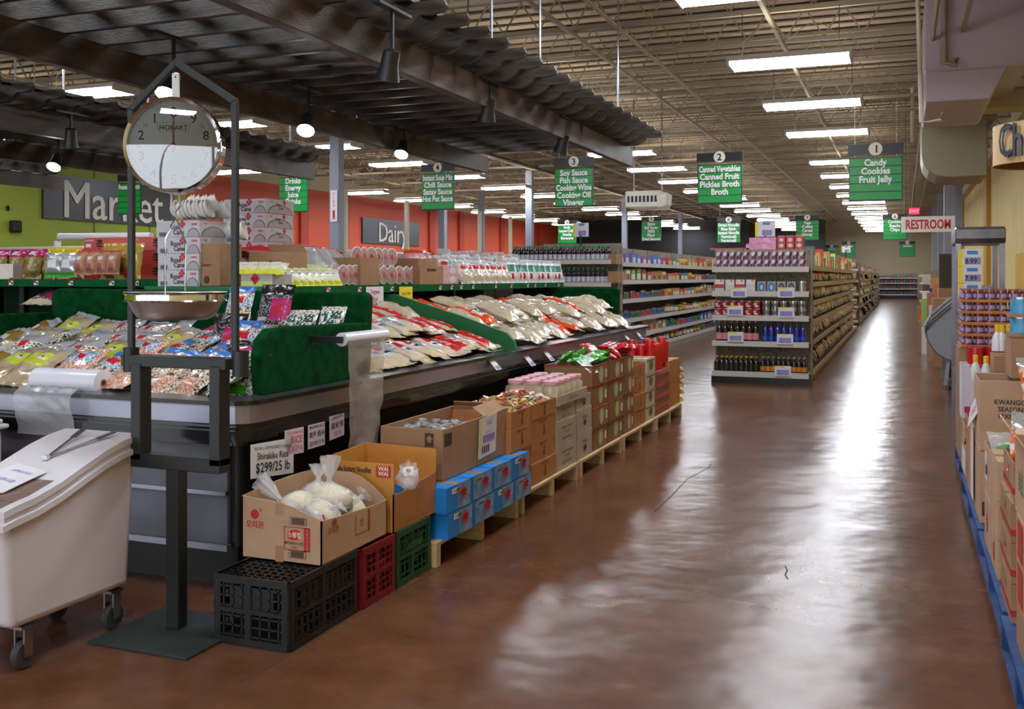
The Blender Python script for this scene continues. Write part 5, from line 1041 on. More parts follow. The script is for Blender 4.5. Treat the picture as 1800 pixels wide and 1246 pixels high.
for i in range(3): mkbox('inner_carton', -4.98, -4.45, 7.3 + i * .9, 8.1 + i * .9, UZ, UZ + .2, carton, 'brown carton in the middle of the shelf under the red bundles, %s' % od(i), 'box', 'brown cartons under the bundles')
mkbox('brown_carton', -4.3, -3.96, yX(738, -3.96), yX(778, -3.96) , UZ, UZ + .165, carton, 'plain brown carton at the shelf edge beside the bowl packs', prints=[('r', 'q', .3, .7, .7, .85, bk_), ('f', 't', '▮', .5, .55, .03, bk_)])
mkbox('brown_carton', -4.5, -4.2, 8.3, 8.7, UZ + .0, UZ + .24, carton, 'brown carton standing behind the clear bags, half hidden')
pk_ = M('pink print box', (214, 130, 156), .45, coat=.3, var=(232, 196, 206), scale=14)
for j in range(2): mkbox('pink_box', -4.25, -3.97, yX(779, -3.97), yX(806, -3.97), UZ + j * .085, UZ + (j + 1) * .085 - .002, pk_, 'pink patterned box at the shelf edge, %s' % ['lower', 'upper'][j], group='pink boxes', prints=[('r', 'o', .6, .5, .2, .36, whtF)])
SB = bagmesh('logo_bag', .2, .27, .08, spotty(clear, (.1, .9, .1, .6, riceW), (.3, .7, .55, .75, redF), (.2, .8, .72, .8, whtF)), 73)
TB = bagmesh('teal_bag', .18, .28, .08, spotty(whtF, (.2, .8, .4, .7, tealF), (.35, .65, .15, .35, redF), (0, 1, .88, 1, clear)), 74)
KB = bagmesh('candy_bag', .18, .26, .07, spotty(pinkF, (.1, .9, .3, .6, whtF), (0, 1, .8, 1, orF)), 75)
along(808, 890, 8, lambda i, y: dup(SB, (-4.05, y, UZ + .09), (rad(56), 0, rad(70 + 14 * math.sin(i * 2))), 'clear food bag with a red logo at the shelf edge, %s' % od(i), 'food bag', 'clear bags with red logos'))
along(800, 890, 7, lambda i, y: dup(TB if i % 2 else SB, (-4.22, y, UZ + .14), (rad(70), 0, rad(60 + 14 * math.sin(i * 3))), 'food bag standing in the second row before the teal bags, %s' % od(i), 'food bag', 'second row bags'))
along(892, 985, 9, lambda i, y: dup(TB, (-4.06, y, UZ + .12), (rad(72), 0, rad(62 + 16 * math.sin(i * 2))), 'white and teal printed bag near the far shelf end, %s' % od(i), 'food bag', 'white and teal bags'))
along(780, 830, 4, lambda i, y: dup(KB, (-4.4, y, UZ + .2), (rad(60), 0, rad(60 + 20 * i)), 'pink and orange candy bag above the pink boxes, %s' % od(i), 'food bag', 'pink and orange bags'))
along(830, 960, 9, lambda i, y: dup([WB, SB, TB][i % 3], (-4.4, y, UZ + .2), (rad(76), 0, rad(60 + 20 * math.sin(i))), 'food bag in the tall back row of the long shelf, %s' % od(i), 'food bag', 'tall back row bags'))
# left shelf goods
LZ = 1.483
PB = bagmesh('pouch', .17, .26, .09, spotty(oliveF, (0, 1, .72, 1, magF), (.3, .7, .8, .9, whtF), (.35, .65, .3, .6, tan)), 80); YB = bagmesh('yellow_top_bag', .2, .25, .1, spotty(silF, (0, 1, .78, 1, M('golden yellow film', (214, 190, 40), .3, coat=.6)), (0, 1, 0, .15, greenF), (.25, .75, .3, .6, whtF)), 81)
KR = bagmesh('kraft_pouch', .125, .2, .08, spotty(kraft, (.25, .75, .15, .42, M('kraft round label', (170, 90, 100), .5)), (.3, .7, .6, .7, whtF), (0, 1, .9, 1, M('kraft red top', (190, 80, 50), .5))), 82); GB = bagmesh('gold_bag', .22, .32, .1, spotty(goldF, (.3, .7, .1, .3, redF), (.25, .75, .05, .35, brnF), (.35, .65, .12, .28, redF)), 83)
def leftrow(px, src, dy, lab, cat, grp, sc=1, h=.13):
    x = xY(px, 6.36 + dy); dup(src, (x, 6.36 + dy, LZ + h * sc), (rad(80), 0, R.uniform(-.12, .12)), lab, cat, grp, scale=sc)
for i, px in enumerate((-22, 8, 36, 66, 96)): leftrow(px + 0, PB, .05 if i % 2 else .1, 'magenta topped standing pouch on the left shelf, %s from the left' % od(i), 'pouch', 'magenta topped pouches', h=.12)
for i, px in enumerate((106, 132)): leftrow(px, YB, .04, 'silver bag with a yellow top, %s' % ['nearer the magenta pouches', 'nearer the kraft pouches'][i], 'food bag', 'yellow topped bags')
for i, px in enumerate((150, 170, 188, 207)): leftrow(px, KR, 0, 'kraft brown pouch with a round label, %s from the left' % od(i), 'pouch', 'kraft pouches')
for i, px in enumerate((205, 238)): leftrow(px, GB, .12, 'tall gold bag beside the scale post, %s' % ['left', 'right'][i], 'food bag', 'gold bags')
rdn = M('red noodle carton', (196, 36, 44), .45, coat=.2, var=(206, 60, 40), scale=3)
for j in range(3):
    for i in range(2):
        x0 = xY(178, 7.0) + i * .50; mkbox('red_noodle_carton', x0, x0 + .49, 6.8, 7.2, LZ + j * .122, LZ + (j + 1) * .122 - .004, rdn, 'red noodle carton with black characters, %s column, %s up' % (['left', 'right'][i], od(j)), group='red noodle cartons', prints=[('f', 't', '辛', .35 if i == 0 else .6, .5, .1, ink), ('f', 't', 'NONGSHIM', .12, .8, .02, paper), ('f', 'q', .04, .16, .3, .55, paper)])
mkbox('white_fan_box', xY(-30, 6.4), xY(40, 6.4), 6.3, 6.4, LZ, LZ + .13, M('white box card', (226, 214, 206), .5), 'white box with a fan pattern at the left picture edge', prints=[('f', 'o', .6, .1, .32, .75, M('cream fan', (232, 222, 206), .5)), ('f', 'q', 0, 1, 0, .1, lo)])
for i in range(9):
    x0 = -9.4 + i * .3; mkbox('cup_noodle_box', x0, x0 + .29, 7.3, 7.5, LZ, LZ + .29, M('red ring print', (196, 60, 50), .5, speck=[(196, 60, 50), (226, 190, 160), (170, 40, 40)], sscale=14), 'red and cream patterned box in the row behind the pouches, %s' % od(i), group='red patterned boxes')

# freezer canopy, pipe at left middle distance
frz = M('freezer enamel', (216, 212, 208), .35)
def freezer(x0, x1, y, lab):
    t = thing('chest_freezer', ((x0 + x1) / 2, y, 0), lab, 'freezer', 'white open freezers'); MB().box(x0, x1, y, y + 1.1, 0, .85, frz).build('cabinet', t, bevel=.02)
    MB().box(x0, x1, y + .1, y + .5, 1.97, 2.08, frz).box(x0, x1, y + .06, y + .1, 1.96, 2.0, white).build('light_canopy', t, bevel=.01)
    b = MB()
    for x in (x0 + .1, x1 - .1): b.box(x - .04, x + .04, y + .4, y + .48, .85, 2.0, frz)
    b.build('canopy_post', t); MB().box(x0 + .1, x1 - .1, y + .3, y + .9, 1.3, 1.34, offw).build('shelf', t)
Yf = 14.2; freezer(xY(-200, Yf), xY(137, Yf), Yf, 'white freezer with a long light canopy at far left'); freezer(xY(160, Yf), xY(330, Yf), Yf, 'white freezer canopy behind the red noodle cartons')
b = MB(); Yp = 15.5; x0 = xY(101, Yp); z_ = atY(110, 416, Yp).z; b.tube([(x0, Yp, 0), (x0, Yp, z_ - .1), (x0 + .05, Yp, z_), (x0 + 2.4, Yp, z_ - .02)], .07, white, 12); tag(b.build('refrigerant_pipe', smooth=40), 'fat white pipe elbow running above the left freezers', 'pipe')
b = MB(); p = atX(30, 398, XL + .15); b.box(XL, XL + .2, p.y - .15, p.y + .15, p.z - .16, p.z + .16, ink); b.box(XL, XL + .1, p.y - .25, p.y - .15, p.z + .4, p.z + .55, ink); tag(b.build('wall_speaker', loc=p, bevel=.04), 'small black fixture on the lime wall at far left', 'wall fixture')
for i in range(4):                            # dairy cases below the orange wall
    y = 27 + i * 9.5; b = MB(); t = thing('dairy_case', (-21.4, y, 0), 'white upright dairy case under the orange wall, %s from the front' % od(i), 'dairy case', 'white dairy cases')
    MB().box(-22, -20.9, y, y + 9.3, 0, .5, frz).box(-22, -21.7, y, y + 9.3, .5, 2.3, frz).box(-22, -21.0, y, y + 9.3, 2.3, 2.62, frz).build('case_body', t)
    for z in (.9, 1.3, 1.7): MB().box(-21.7, -21.15, y, y + 9.3, z, z + .03, offw).build('shelf', t)
# ---------------------------------------------------------------- shelving and its goods
def cyl_item(name, r, h, body, lid=None, label=None, n=12, neck=None, parts=True):
    """can, jar or bottle with its parts"""
    t = thing(name, (0, 0, 0), None, None); b = MB()
    if neck: b.lathe([(0, 0, body), (r, 0, body), (r, h * .62, body), (r * .8, h * .7, body), (r * .36, h * .8, body), (r * .34, h * .94, body)], n=n)
    else: b.lathe([(0, 0, body), (r, 0, body), (r, h, body), (r * .93, h, body), (0, h, body)], n=n)
    b.build('container', t, smooth=40)
    if label: b = MB(); b.lathe([(r * 1.02, h * label[1], label[0]), (r * 1.02, h * label[2], label[0])], n=n); b.build('label_band', t, smooth=40)
    if lid: b = MB(); q = r * .42 if neck else r * 1.02; z0 = h * .92 if neck else h * .9; b.lathe([(q, z0, lid), (q, h * 1.02, lid), (0, h * 1.02, lid)], n=n); b.build('cap' if neck else 'lid', t, smooth=40)
    return t
def merged(name, fn): b = MB(); fn(b); o = b.build(name, smooth=40, loc=(0, 0, 0)); return o
def box_item(name, w, d, h, m, m2=None, m3=None):
    def f(b):
        b.box(-w / 2, w / 2, -d / 2, d / 2, 0, h, m); e = .002
        for q in ('f', 'r'):
            if m2:
                if q == 'f': b.quad((-w * .4, -d / 2 - e, h * .12), (w * .4, -d / 2 - e, h * .12), (w * .4, -d / 2 - e, h * .6), (-w * .4, -d / 2 - e, h * .6), m2)
                else: b.quad((w / 2 + e, -d * .4, h * .12), (w / 2 + e, d * .4, h * .12), (w / 2 + e, d * .4, h * .6), (w / 2 + e, -d * .4, h * .6), m2)
            if m3:
                if q == 'f': b.quad((-w * .3, -d / 2 - e, h * .68), (w * .3, -d / 2 - e, h * .68), (w * .3, -d / 2 - e, h * .9), (-w * .3, -d / 2 - e, h * .9), m3)
                else: b.quad((w / 2 + e, -d * .3, h * .68), (w / 2 + e, d * .3, h * .68), (w / 2 + e, d * .3, h * .9), (w / 2 + e, -d * .3, h * .9), m3)
    return merged(name, f)
def jar_item(name, r, h, m, lab, lid): return merged(name, lambda b: b.lathe([(0, 0, m), (r, 0, m), (r, h * .2, lab), (r, h * .7, m), (r, h * .82, lid), (r, h, lid), (0, h, lid)], n=10))
C = lambda *c: M('print %d %d %d' % c, c, .4, coat=.25)
silver = M('tin silver', (180, 182, 188), .25, metal=.8)
# endcap
def endcap(x0, x1, y, zs, top, lab, dp=.45, back=True, name='end_display', turfb=None):
    t = thing(name, ((x0 + x1) / 2, y, 0), lab, 'shelving'); 
    MB().box(x0 - .02, x1 + .02, y, y + dp, 0, zs[0] - .05, signk).build('kick_base', t)
    MB().box(x0, x1, y + dp - .03, y + dp, 0, top, peg).build('back_panel', t)
    for x in (x0 - .03, x1): MB().box(x, x + .03, y + dp - .06, y + dp, 0, top, shelfb).build('upright', t)
    for z in zs:
        s_ = MB().box(x0, x1, y + .01, y + dp - .03, z - .03, z, shelfw).build('shelf', t); MB().box(x0 - .01, x1 + .01, y - .005, y + .012, z - .065, z + .012, shelfw).build('price_rail', s_)
    return t
Y0 = 14.3; EX0, EX1 = -2.53, -1.22; ZS = [.155, .585, .95, 1.29, 1.635]
endcap(EX0, EX1, Y0, ZS, 1.9, 'beige five shelf end display of drinks facing the viewer')
def row(n, src, x0, x1, y, z, desc, cat, grp, rows=1, dy=.09, stackh=0, levels=1, jit=.004):
    for l in range(levels):
        for r_ in range(rows):
            for i in range(n):
                w = '' if levels == 1 else (', lower layer' if l == 0 else ', upper layer'); w += '' if rows == 1 else (', front row' if r_ == 0 else ', second row' if r_ == 1 else ', third row')
                dup(src, (x0 + (x1 - x0) * (i + .5) / n + R.uniform(-jit, jit), y + r_ * dy, z + l * stackh), (0, 0, R.uniform(-.2, .2) if cat in ('bottle', 'can', 'jar') else 0), '%s, %s from the left%s' % (desc, od(i), w), cat, grp)
gb = M('dark soy glass', (26, 14, 14), .08, coat=.6)
row(9, cyl_item('yellow_cap_bottle', .038, .215, gb, M('yellow cap', (224, 168, 40), .35), (C(40, 44, 34), .12, .5), neck=1), EX0 + .01, -1.9, Y0 + .07, ZS[0], 'dark bottle with yellow cap on the bottom display shelf', 'bottle', 'yellow capped bottles', rows=2)
row(9, cyl_item('grey_cap_bottle', .038, .22, gb, M('grey cap', (170, 170, 172), .35, metal=.3), (C(206, 130, 60), .12, .42), neck=1), -1.87, EX1 - .02, Y0 + .07, ZS[0], 'dark bottle with grey cap, orange label, bottom display shelf', 'bottle', 'grey capped bottles', rows=2)
row(7, cyl_item('pink_label_bottle', .046, .29, gb, M('white gold cap', (222, 196, 180), .35), (C(220, 140, 150), .1, .42), neck=1), EX0 + .04, -1.9, Y0 + .08, ZS[1], 'dark bottle with white neck and pink label, second display shelf', 'bottle', 'pink labelled bottles')
row(7, cyl_item('blue_bottle', .045, .28, M('blue glass', (22, 40, 130), .1, coat=.6), M('navy cap', (40, 60, 140), .3), (C(40, 80, 180), .1, .3), neck=1), -1.85, EX1 - .03, Y0 + .08, ZS[1], 'deep blue bottle on the second display shelf', 'bottle', 'deep blue bottles')
row(6, cyl_item('red_can', .056, .105, M('red can paint', (170, 26, 36), .3, coat=.4), silver, (M('red white can print', (190, 60, 66), .35, coat=.3, speck=[(176, 26, 36), (226, 200, 190), (160, 20, 30)], sscale=24), .2, .8)), EX0 + .01, -1.87, Y0 + .08, ZS[2], 'red printed can on the middle display shelf', 'can', 'red printed cans', levels=2, stackh=.107)
row(5, cyl_item('silver_can', .056, .105, silver, chrome, (M('grey can print', (120, 116, 114), .35, metal=.5), .25, .7)), -1.85, EX1 - .03, Y0 + .08, ZS[2], 'silver can on the middle display shelf', 'can', 'silver cans', levels=2, stackh=.107)
for i in range(4): mkbox('snack_tin_box', EX0 + .03 + i * .145, EX0 + .155 + i * .145, Y0 + .02, Y0 + .12, ZS[3], ZS[3] + .175, C(226, 222, 220), 'white box with red band on the fourth display shelf, %s from left' % od(i), group='white boxes with red bands', prints=[('f', 'q', 0, 1, .3, .62, C(190, 50, 60) if i in (0, 2) else C(206, 206, 214)), ('f', 'q', .6, .8, .8, 1, C(226, 130, 50)), ('f', 'q', .15, .85, .05, .25, C(200, 196, 200))])
for i in range(4): mkbox('tea_tin', EX0 + .62 + i * .135, EX0 + .74 + i * .135, Y0 + .02, Y0 + .12, ZS[3], ZS[3] + .15, C(150, 150, 160), 'grey tin with an oval picture on the fourth display shelf, %s' % od(i), 'tin', 'grey tins with oval pictures', prints=[('f', 'o', .5, .45, .36, .42, C(40, 90, 130) if i < 2 else C(26, 28, 34)), ('f', 'o', .5, .45, .2, .25, C(160, 210, 230) if i < 2 else C(90, 94, 104), 1)])
dup(cyl_item('steel_canister', .055, .15, silver, chrome), (EX1 - .09, Y0 + .08, ZS[3]), None, 'plain silver canister at the right end of the fourth display shelf', 'canister')
pc = cyl_item('purple_can', .05, .112, M('white purple can print', (206, 190, 206), .35, coat=.3, speck=[(206, 196, 214), (110, 50, 90), (226, 220, 226), (170, 60, 60)], sscale=18), M('tin lid', (190, 180, 176), .3, metal=.6))
row(13, pc, EX0 + .03, EX1 - .03, Y0 + .08, ZS[4], 'white and purple printed can on the top display shelf', 'can', 'white and purple cans', levels=2, stackh=.114)
for i, (px, py) in enumerate(((1299, 514), (1382, 514), (1292, 546), (1382, 549), (1293, 592), (1380, 596), (1376, 652))):
    p = atY(px, py, Y0 - .02); mkbox('price_card', p.x - .11, p.x + .11, Y0 - .025, Y0 - .015, p.z - .07, p.z + .07, paper, 'white and yellow price card on the display shelf rails, %s' % ['fourth shelf left', 'fourth shelf right', 'middle shelf left', 'middle shelf right', 'second shelf left', 'second shelf right', 'bottom shelf'][i], 'price card', 'price cards on the end display', prints=[('f', 'q', 0, .6, .85, 1, yellow), ('f', 'q', .12, .88, .12, .62, lav), ('f', 't', '2', .25, .4, .08, bluec)], bev=0)
# gondolas seen from the aisle
PR = {}
def prods():
    F = lambda n, m: merged(n, m)
    PR['can'] = [jar_item('food_can', .045, .11, silver, C(60, 120, 70), silver), jar_item('food_can', .045, .11, silver, C(200, 60, 50), silver), jar_item('food_can', .045, .11, silver, C(70, 100, 180), silver)]
    PR['jar'] = [jar_item('glass_jar', .045, .13, C(120, 70, 40), C(220, 210, 180), C(190, 40, 40)), jar_item('glass_jar', .045, .13, C(150, 110, 60), C(226, 222, 206), C(60, 130, 70)), jar_item('glass_jar', .045, .13, C(90, 40, 30), C(200, 170, 90), C(220, 190, 60))]
    PR['pack'] = [box_item('food_packet', .13, .06, .16, C(206, 190, 150), C(190, 60, 50), C(240, 236, 226)), box_item('food_packet', .13, .06, .16, C(90, 140, 70), C(226, 224, 200), C(240, 220, 90)), box_item('food_packet', .13, .06, .16, C(170, 60, 50), C(230, 214, 180)), box_item('food_packet', .13, .06, .16, C(214, 170, 90), C(120, 70, 40), C(200, 50, 50))]
    PR['box'] = [box_item('food_box', .2, .1, .12, C(196, 150, 100), C(226, 220, 206)), box_item('food_box', .2, .1, .12, C(206, 70, 50), C(236, 214, 130)), box_item('food_box', .2, .1, .12, C(70, 130, 120), C(236, 236, 230)), box_item('food_box', .2, .1, .12, C(224, 196, 90), C(180, 60, 40))]
    PR['blue'] = [box_item('food_packet', .1, .06, .14, C(80, 110, 180), C(230, 230, 236)), box_item('food_packet', .1, .06, .14, C(130, 90, 150), C(230, 220, 236))]
prods()
SNK = [bagmesh('snack_pouch', .18, .26, .07, spotty(m, (.2, .8, .3, .7, m2), (0, 1, .9, 1, m)), 90 + i, 6, 8) for i, (m, m2) in enumerate(((brnF, tan), (M('maroon film', (150, 36, 34), .25, coat=.6), tan), (brnF, goldF), (M('dark red film', (120, 40, 34), .25, coat=.6), whtF), (M('clear brown film', (140, 116, 96), .2, coat=.7), redF)))]
def gondola(x0, x1, y0, y1, zs, top, lab, side=True):
    t = thing('gondola_shelving', ((x0 + x1) / 2, y0, 0), lab, 'shelving', 'beige gondola shelving'); xm = (x0 + x1) / 2
    MB().box(x0, x1, y0, y1, 0, zs[0] - .04, shelfb).build('kick_base', t); MB().box(xm - .02, xm + .02, y0, y1, 0, top, peg).build('centre_panel', t)
    n = max(2, int((y1 - y0) / 1.25))
    b = MB()
    for i in range(n + 1): y = y0 + (y1 - y0 - .05) * i / n; b.box(xm - .04, xm + .04, y, y + .05, 0, top, shelfb)
    b.build('upright', t)
    MB().box(x0 + .1, x1 - .0, y0 - .001, y0 + .03, 0, top, shelfb).build('end_panel', t)
    for z in zs:
        s_ = MB().box(x0, x1, y0 + .03, y1, z - .03, z, shelfw).build('shelf', t); MB().box(x1 - .004, x1 + .01, y0 + .03, y1, z - .06, z + .015, shelfw).box(x0 - .01, x0 + .004, y0 + .03, y1, z - .06, z + .015, shelfw).build('price_rail', s_)
    return t
ZG = [.15, .59, .87, 1.15, 1.42, 1.655]
gondola(-2.6, -1.2, Y0 + .5, 29.2, ZG, 1.9, 'long beige shelving behind the end display, facing the main aisle')
names = ['bottom shelf', 'second shelf', 'third shelf', 'fourth shelf', 'fifth shelf', 'top shelf']
for j, z in enumerate(ZG[:-1]):
    n = 34; sp_ = 14.2 / n
    for i in range(n):
        src = SNK[(i // 3 + j * 2) % 5]; y = Y0 + .65 + i * sp_
        dup(src, (-1.33, y, z + .115 if j else z + .13), (rad(68 + R.uniform(-8, 5)), 0, rad(90 + R.uniform(-14, 14))), 'snack bag on the %s along the main aisle, %s from the near end' % (names[j], od(i)), 'snack bag', 'snack bags on the main aisle shelving', scale=(1.9, .8, 1))
for i in range(24):
    y = Y0 + .7 + i * .58; k = i % 4; src = PR['box'][k]
    dup(src, (-1.38, y, ZG[-1]), (0, 0, R.uniform(-.1, .1)), 'mixed box on the top shelf along the main aisle, %s from near end' % od(i), 'food box', 'boxes on the top main aisle shelf', scale=(1, 2.4, 1.5 + .6 * (i % 3)))
pb = M('pink gift box', (226, 110, 170), .4, coat=.3, var=(236, 170, 200), scale=12)
for i in range(4): mkbox('pink_gift_box', -2.15 + (i % 2) * .02, -1.72, Y0 + .6 + (i // 2) * .5, Y0 + 1.05 + (i // 2) * .5, 1.9, 1.99 + .1 * (i // 2 == 5), pb, 'pink box on top of the end display, %s' % ['front lower', 'front copy', 'rear lower', 'rear copy'][i], group='pink boxes on top') if i % 2 == 0 else mkbox('pink_gift_box', -2.10, -1.72, Y0 + .6 + (i // 2) * .5, Y0 + 1.05 + (i // 2) * .5, 1.992, 2.08, pb, 'pink box stacked on top of another over the end display, %s pair' % ['front', 'rear'][i // 2], group='pink boxes on top')
for i in range(3): mkbox('red_gift_box', -1.70 + i * .125, -1.59 + i * .125, Y0 + .6, Y0 + .9, 1.9, 2.10, C(190, 26, 36), 'red box with a white round print on top, %s from the left' % od(i), group='red boxes on top', prints=[('f', 'o', .5, .7, .3, .14, C(226, 200, 196)), ('f', 'o', .5, .3, .3, .14, C(226, 200, 196))])
for i in range(6): mkbox('flat_top_box', -2.68 + i * .1, -2.6 + i * .1, Y0 + .6, Y0 + .8, 1.9, 1.93, C(170, 90, 80), 'low reddish packet on top of the end display, %s from the left' % od(i), group='low packets on top')
# second snack gondola down the main aisle
gondola(-2.75, -1.25, 33.2, 60, ZG, 1.95, 'second beige shelving run farther down the main aisle')
t = endcap(-2.75, -1.3, 32.7, [.15, .6, 1.0, 1.4, 1.75], 1.95, 'end display of snacks on the second shelving run')
for j, z in enumerate([.15, .6, 1.0, 1.4, 1.75]):
    for i in range(7): dup(SNK[(1 if j in (0, 2, 4) else 2) if i < 5 else 0], (-2.62 + i * .2, 32.83, z + .12), (rad(76), 0, 0), 'bright snack bag on the second end display, %s, %s from left' % (names[j], od(i)), 'snack bag', 'snack bags on the second end display', scale=1.1)
for j, z in enumerate(ZG):
    for i in range(20): dup(SNK[(i + j) % 5], (-1.36, 33.6 + i * 1.3, z + .12), (rad(72), 0, rad(90 + R.uniform(-14, 14))), 'distant snack bag, second run, %s, %s from the near end' % (names[j], od(i)), 'snack bag', 'snack bags on the second run', scale=(5.5, .95, 1))
# canned goods gondola (left of the end display)
G3 = [.17, .43, .735, 1.09, 1.43, 1.75]; GX = -4.62; GY = 17.1
gondola(-6.2, GX, GY, 36, G3, 2.1, 'beige shelving of canned and boxed food behind the counter end')
seq = [['jar', 'jar', 'can', 'box', 'box'], ['pack', 'can', 'blue', 'blue', 'jar'], ['can', 'jar', 'box', 'box', 'pack'], ['can', 'box', 'pack', 'blue', 'blue'], ['pack', 'box', 'can', 'box', 'pack'], ['blue', 'box', 'pack', 'jar', 'box']]
for j, z in enumerate(G3):
    n = 44
    for i in range(n):
        kd = PR[seq[j][min(4, i // 9)]]; y = GY + .2 + i * .425
        dup(kd[(i // 2 + j) % len(kd)], (GX - .1 - R.uniform(0, .03), y, z), (0, 0, rad(90)), 'packaged food on the %s of the canned goods run, %s from near' % (names[j], od(i)), 'packaged food', 'food on the canned goods run', scale=(2.6 if seq[j][min(4, i // 9)] in ('pack', 'blue') else 1.9 if seq[j][min(4, i // 9)] == 'box' else 1.6, 1.6, R.uniform(1.05, 1.5)))
# bottle end display behind the counter
BX0, BX1, BY = -6.55, GX - .06, 16.55
endcap(BX0, BX1, BY, [.6, 1.0, 1.40, 1.79], 2.0, 'white shelved end display of green-capped bottles behind the counter', name='bottle_display')
gbt = cyl_item('green_cap_bottle', .042, .26, M('dark purple glass', (34, 20, 32), .08, coat=.6), M('green cap', (20, 170, 90), .35), (C(206, 206, 222), .08, .42), n=10, neck=1)
row(21, gbt, BX0 + .02, BX1 - .03, BY + .07, 1.79, 'dark bottle with green cap on the top bottle shelf', 'bottle', 'green capped bottles', rows=2, dy=.11)
row(21, gbt, BX0 + .02, BX1 - .03, BY + .07, 1.40, 'dark bottle with white label on the lower bottle shelf', 'bottle', 'green capped bottles', rows=1)
for i in range(3): mkbox('brown_side_carton', GX - .1, GX + .04, BY + .0, BY + .4, [1.4, 1.72, .9][i], [1.6, 1.9, 1.2][i], carton, 'brown carton strapped beside the bottle display, %s' % ['middle', 'top', 'lowest'][i], group='cartons beside the bottle display')
# next run to the left: red bottles
gondola(-10.2, -8.6, 19, 34, [.2, .6, 1.0, 1.4, 1.80], 2.0, 'beige shelving farther left with red sauce bottles on top')
rb = jar_item('red_sauce_bottle', .05, .26, C(180, 50, 30), C(220, 120, 60), C(170, 30, 30))
for r_ in range(2):
    for i in range(32): dup(rb, (-8.72 - .12 * r_, 19.2 + i * .3, 1.8), None, 'red sauce bottle on the distant top shelf, %s row, %s from left' % (['front', 'back'][r_], od(i)), 'bottle', 'red sauce bottles', scale=(1, 2.2, 1))
for i in range(14): dup(PR['pack'][i % 4], (-8.75, 28.9 + i * .35, 1.8), None, 'green and red packet beyond the red sauce bottles, %s' % od(i), 'packaged food', 'packets beyond the sauce bottles', scale=(1, 3, 1.2))
# far shelving at the back of the store
gondola(-2.6, -1.5, 62, 73, ZG, 1.95, 'farthest beige shelving run on the main aisle')
endcap(-1.6, .9, 74, [.3, .7, 1.1, 1.45], 1.75, 'distant grey shelving closing the end of the main aisle')
for j, z in enumerate((.3, .7, 1.1, 1.45)):
    for i in range(12): dup(PR['blue'][1] if j == 9 else PR['can'][i % 3], (-1.5 + i * .2, 74.15, z), None, 'tiny pale item on the distant end shelves, %s, %s from left' % (names[j], od(i)), 'packaged food', 'items on the distant end shelves', scale=(2, 2, 1.6))
for k, (x0, x1) in enumerate(((-7.9, -6.5), (-11.5, -10))):
    gondola(x0, x1, 40, 60, [.2, .8, 1.4, 1.8], 2.0, 'distant shelving in the middle of the store, %s' % ['right', 'left'][k])
    for i in range(14): dup(PR['box'][i % 4], (x1 - .15, 40.4 + i * 1.2, 1.8), None, 'box on top of the distant %s middle shelving, %s' % (['right', 'left'][k], od(i)), 'food box', 'boxes on distant shelving', scale=(2, 6, 1.6))
yb_ = C(236, 214, 50)
for i in range(5): mkbox('yellow_carton', -4.95 + .2 * (i % 2), -4.75 + .2 * (i % 2), 33.3 + i * .5, 33.7 + i * .5, 2.05, 2.3, yb_, 'yellow carton on top of the canned goods run, %s' % od(i), group='yellow cartons')

# ---------------------------------------------------------------- right side of the aisle
PX = .40
def rcart(name, y0, y1, z0, z1, mat, lab, x0=PX, w=.55, op=0, prints=(), group='cartons along the right side', cat='box'): return mkbox(name, x0, x0 + w, y0, y1, z0, z1, mat, lab, cat, group, op=op, prints=prints)
blp = M('blue pallet paint', (34, 78, 140), .7, var=(22, 52, 100), scale=8)
pallet(PX - .03, 1.5, 3.3, 4.5, blp, 'blue wooden pallet on the right, nearest the viewer', nb=9)
pallet(PX - .02, 1.5, 4.55, 5.95, blp, 'blue wooden pallet on the right, second from the viewer', nb=9)
pallet(PX - .02, 1.5, 6.0, 7.6, blp, 'blue wooden pallet on the right, third from the viewer', nb=9)
pallet(PX, 1.5, 7.7, 9.0, blp, 'blue wooden pallet on the right under the jar trays', nb=9)
rs = M('red stripe print', (190, 44, 44), .6)
st = [('f', 'q', 0, 1, .18, .34, rs), ('l', 'q', 0, 1, .18, .34, rs), ('l', 't', '과자', .5, .65, .05, rs)]
zz = [.126, .285, .445, .605]
for j in range(3): rcart('striped_carton', 4.40, 4.86, zz[j], zz[j + 1] - .003, carton, 'brown carton with red stripe, %s up in the near right stack' % od(j), prints=st, x0=PX + .0)
rcart('striped_carton', 4.42, 4.84, .606, .76, carton, 'open brown carton with red stripe holding orange candy', x0=PX + .01, op=1, prints=st)
for j in range(3): rcart('red_panel_carton', 3.72, 4.2, .126 + j * .163, .126 + (j + 1) * .163 - .003, [carton, carton2, carton2][j], 'brown carton with red side panels at right edge, %s up' % od(j), prints=[('f', 'q', .06, .3, .05, .95, rs), ('f', 'q', .34, .55, .05, .95, rs), ('l', 'q', .1, .45, .05, .95, rs), ('l', 'q', .55, .9, .05, .95, rs)] if j else [('f', 'q', 0, 1, 0, .9, C(130, 150, 60))])
gp = M('green script print', (70, 120, 70), .6)
t = rcart('printed_carton', 3.85, 4.25, .616, .90, carton2, 'open tan carton with green and red printing at right edge', op=1, prints=[('f', 'o', .12, .55, .1, .3, rs), ('f', 't', '농심', .4, .5, .1, gp), ('l', 't', '농심', .5, .5, .1, gp)])
flap(t, [(-.275, -.2, .284), (.275, -.2, .284), (.275, -.32, .22), (-.275, -.32, .22)], M('red inside flap', (186, 44, 40), .6)); flap(t, [(-.275, .2, .284), (-.275, -.2, .284), (-.33, -.17, .36), (-.33, .17, .36)], carton2)
tg = carton2
for j in range(3): rcart('tan_carton', 5.0, 5.38, .126 + j * .18, .126 + (j + 1) * .18 - .003, tg, 'tan carton in the stack before the tagged carton, %s up' % od(j), prints=[('l', 'o', .5, .5, .1, .25, rs)] if j == 0 else ())
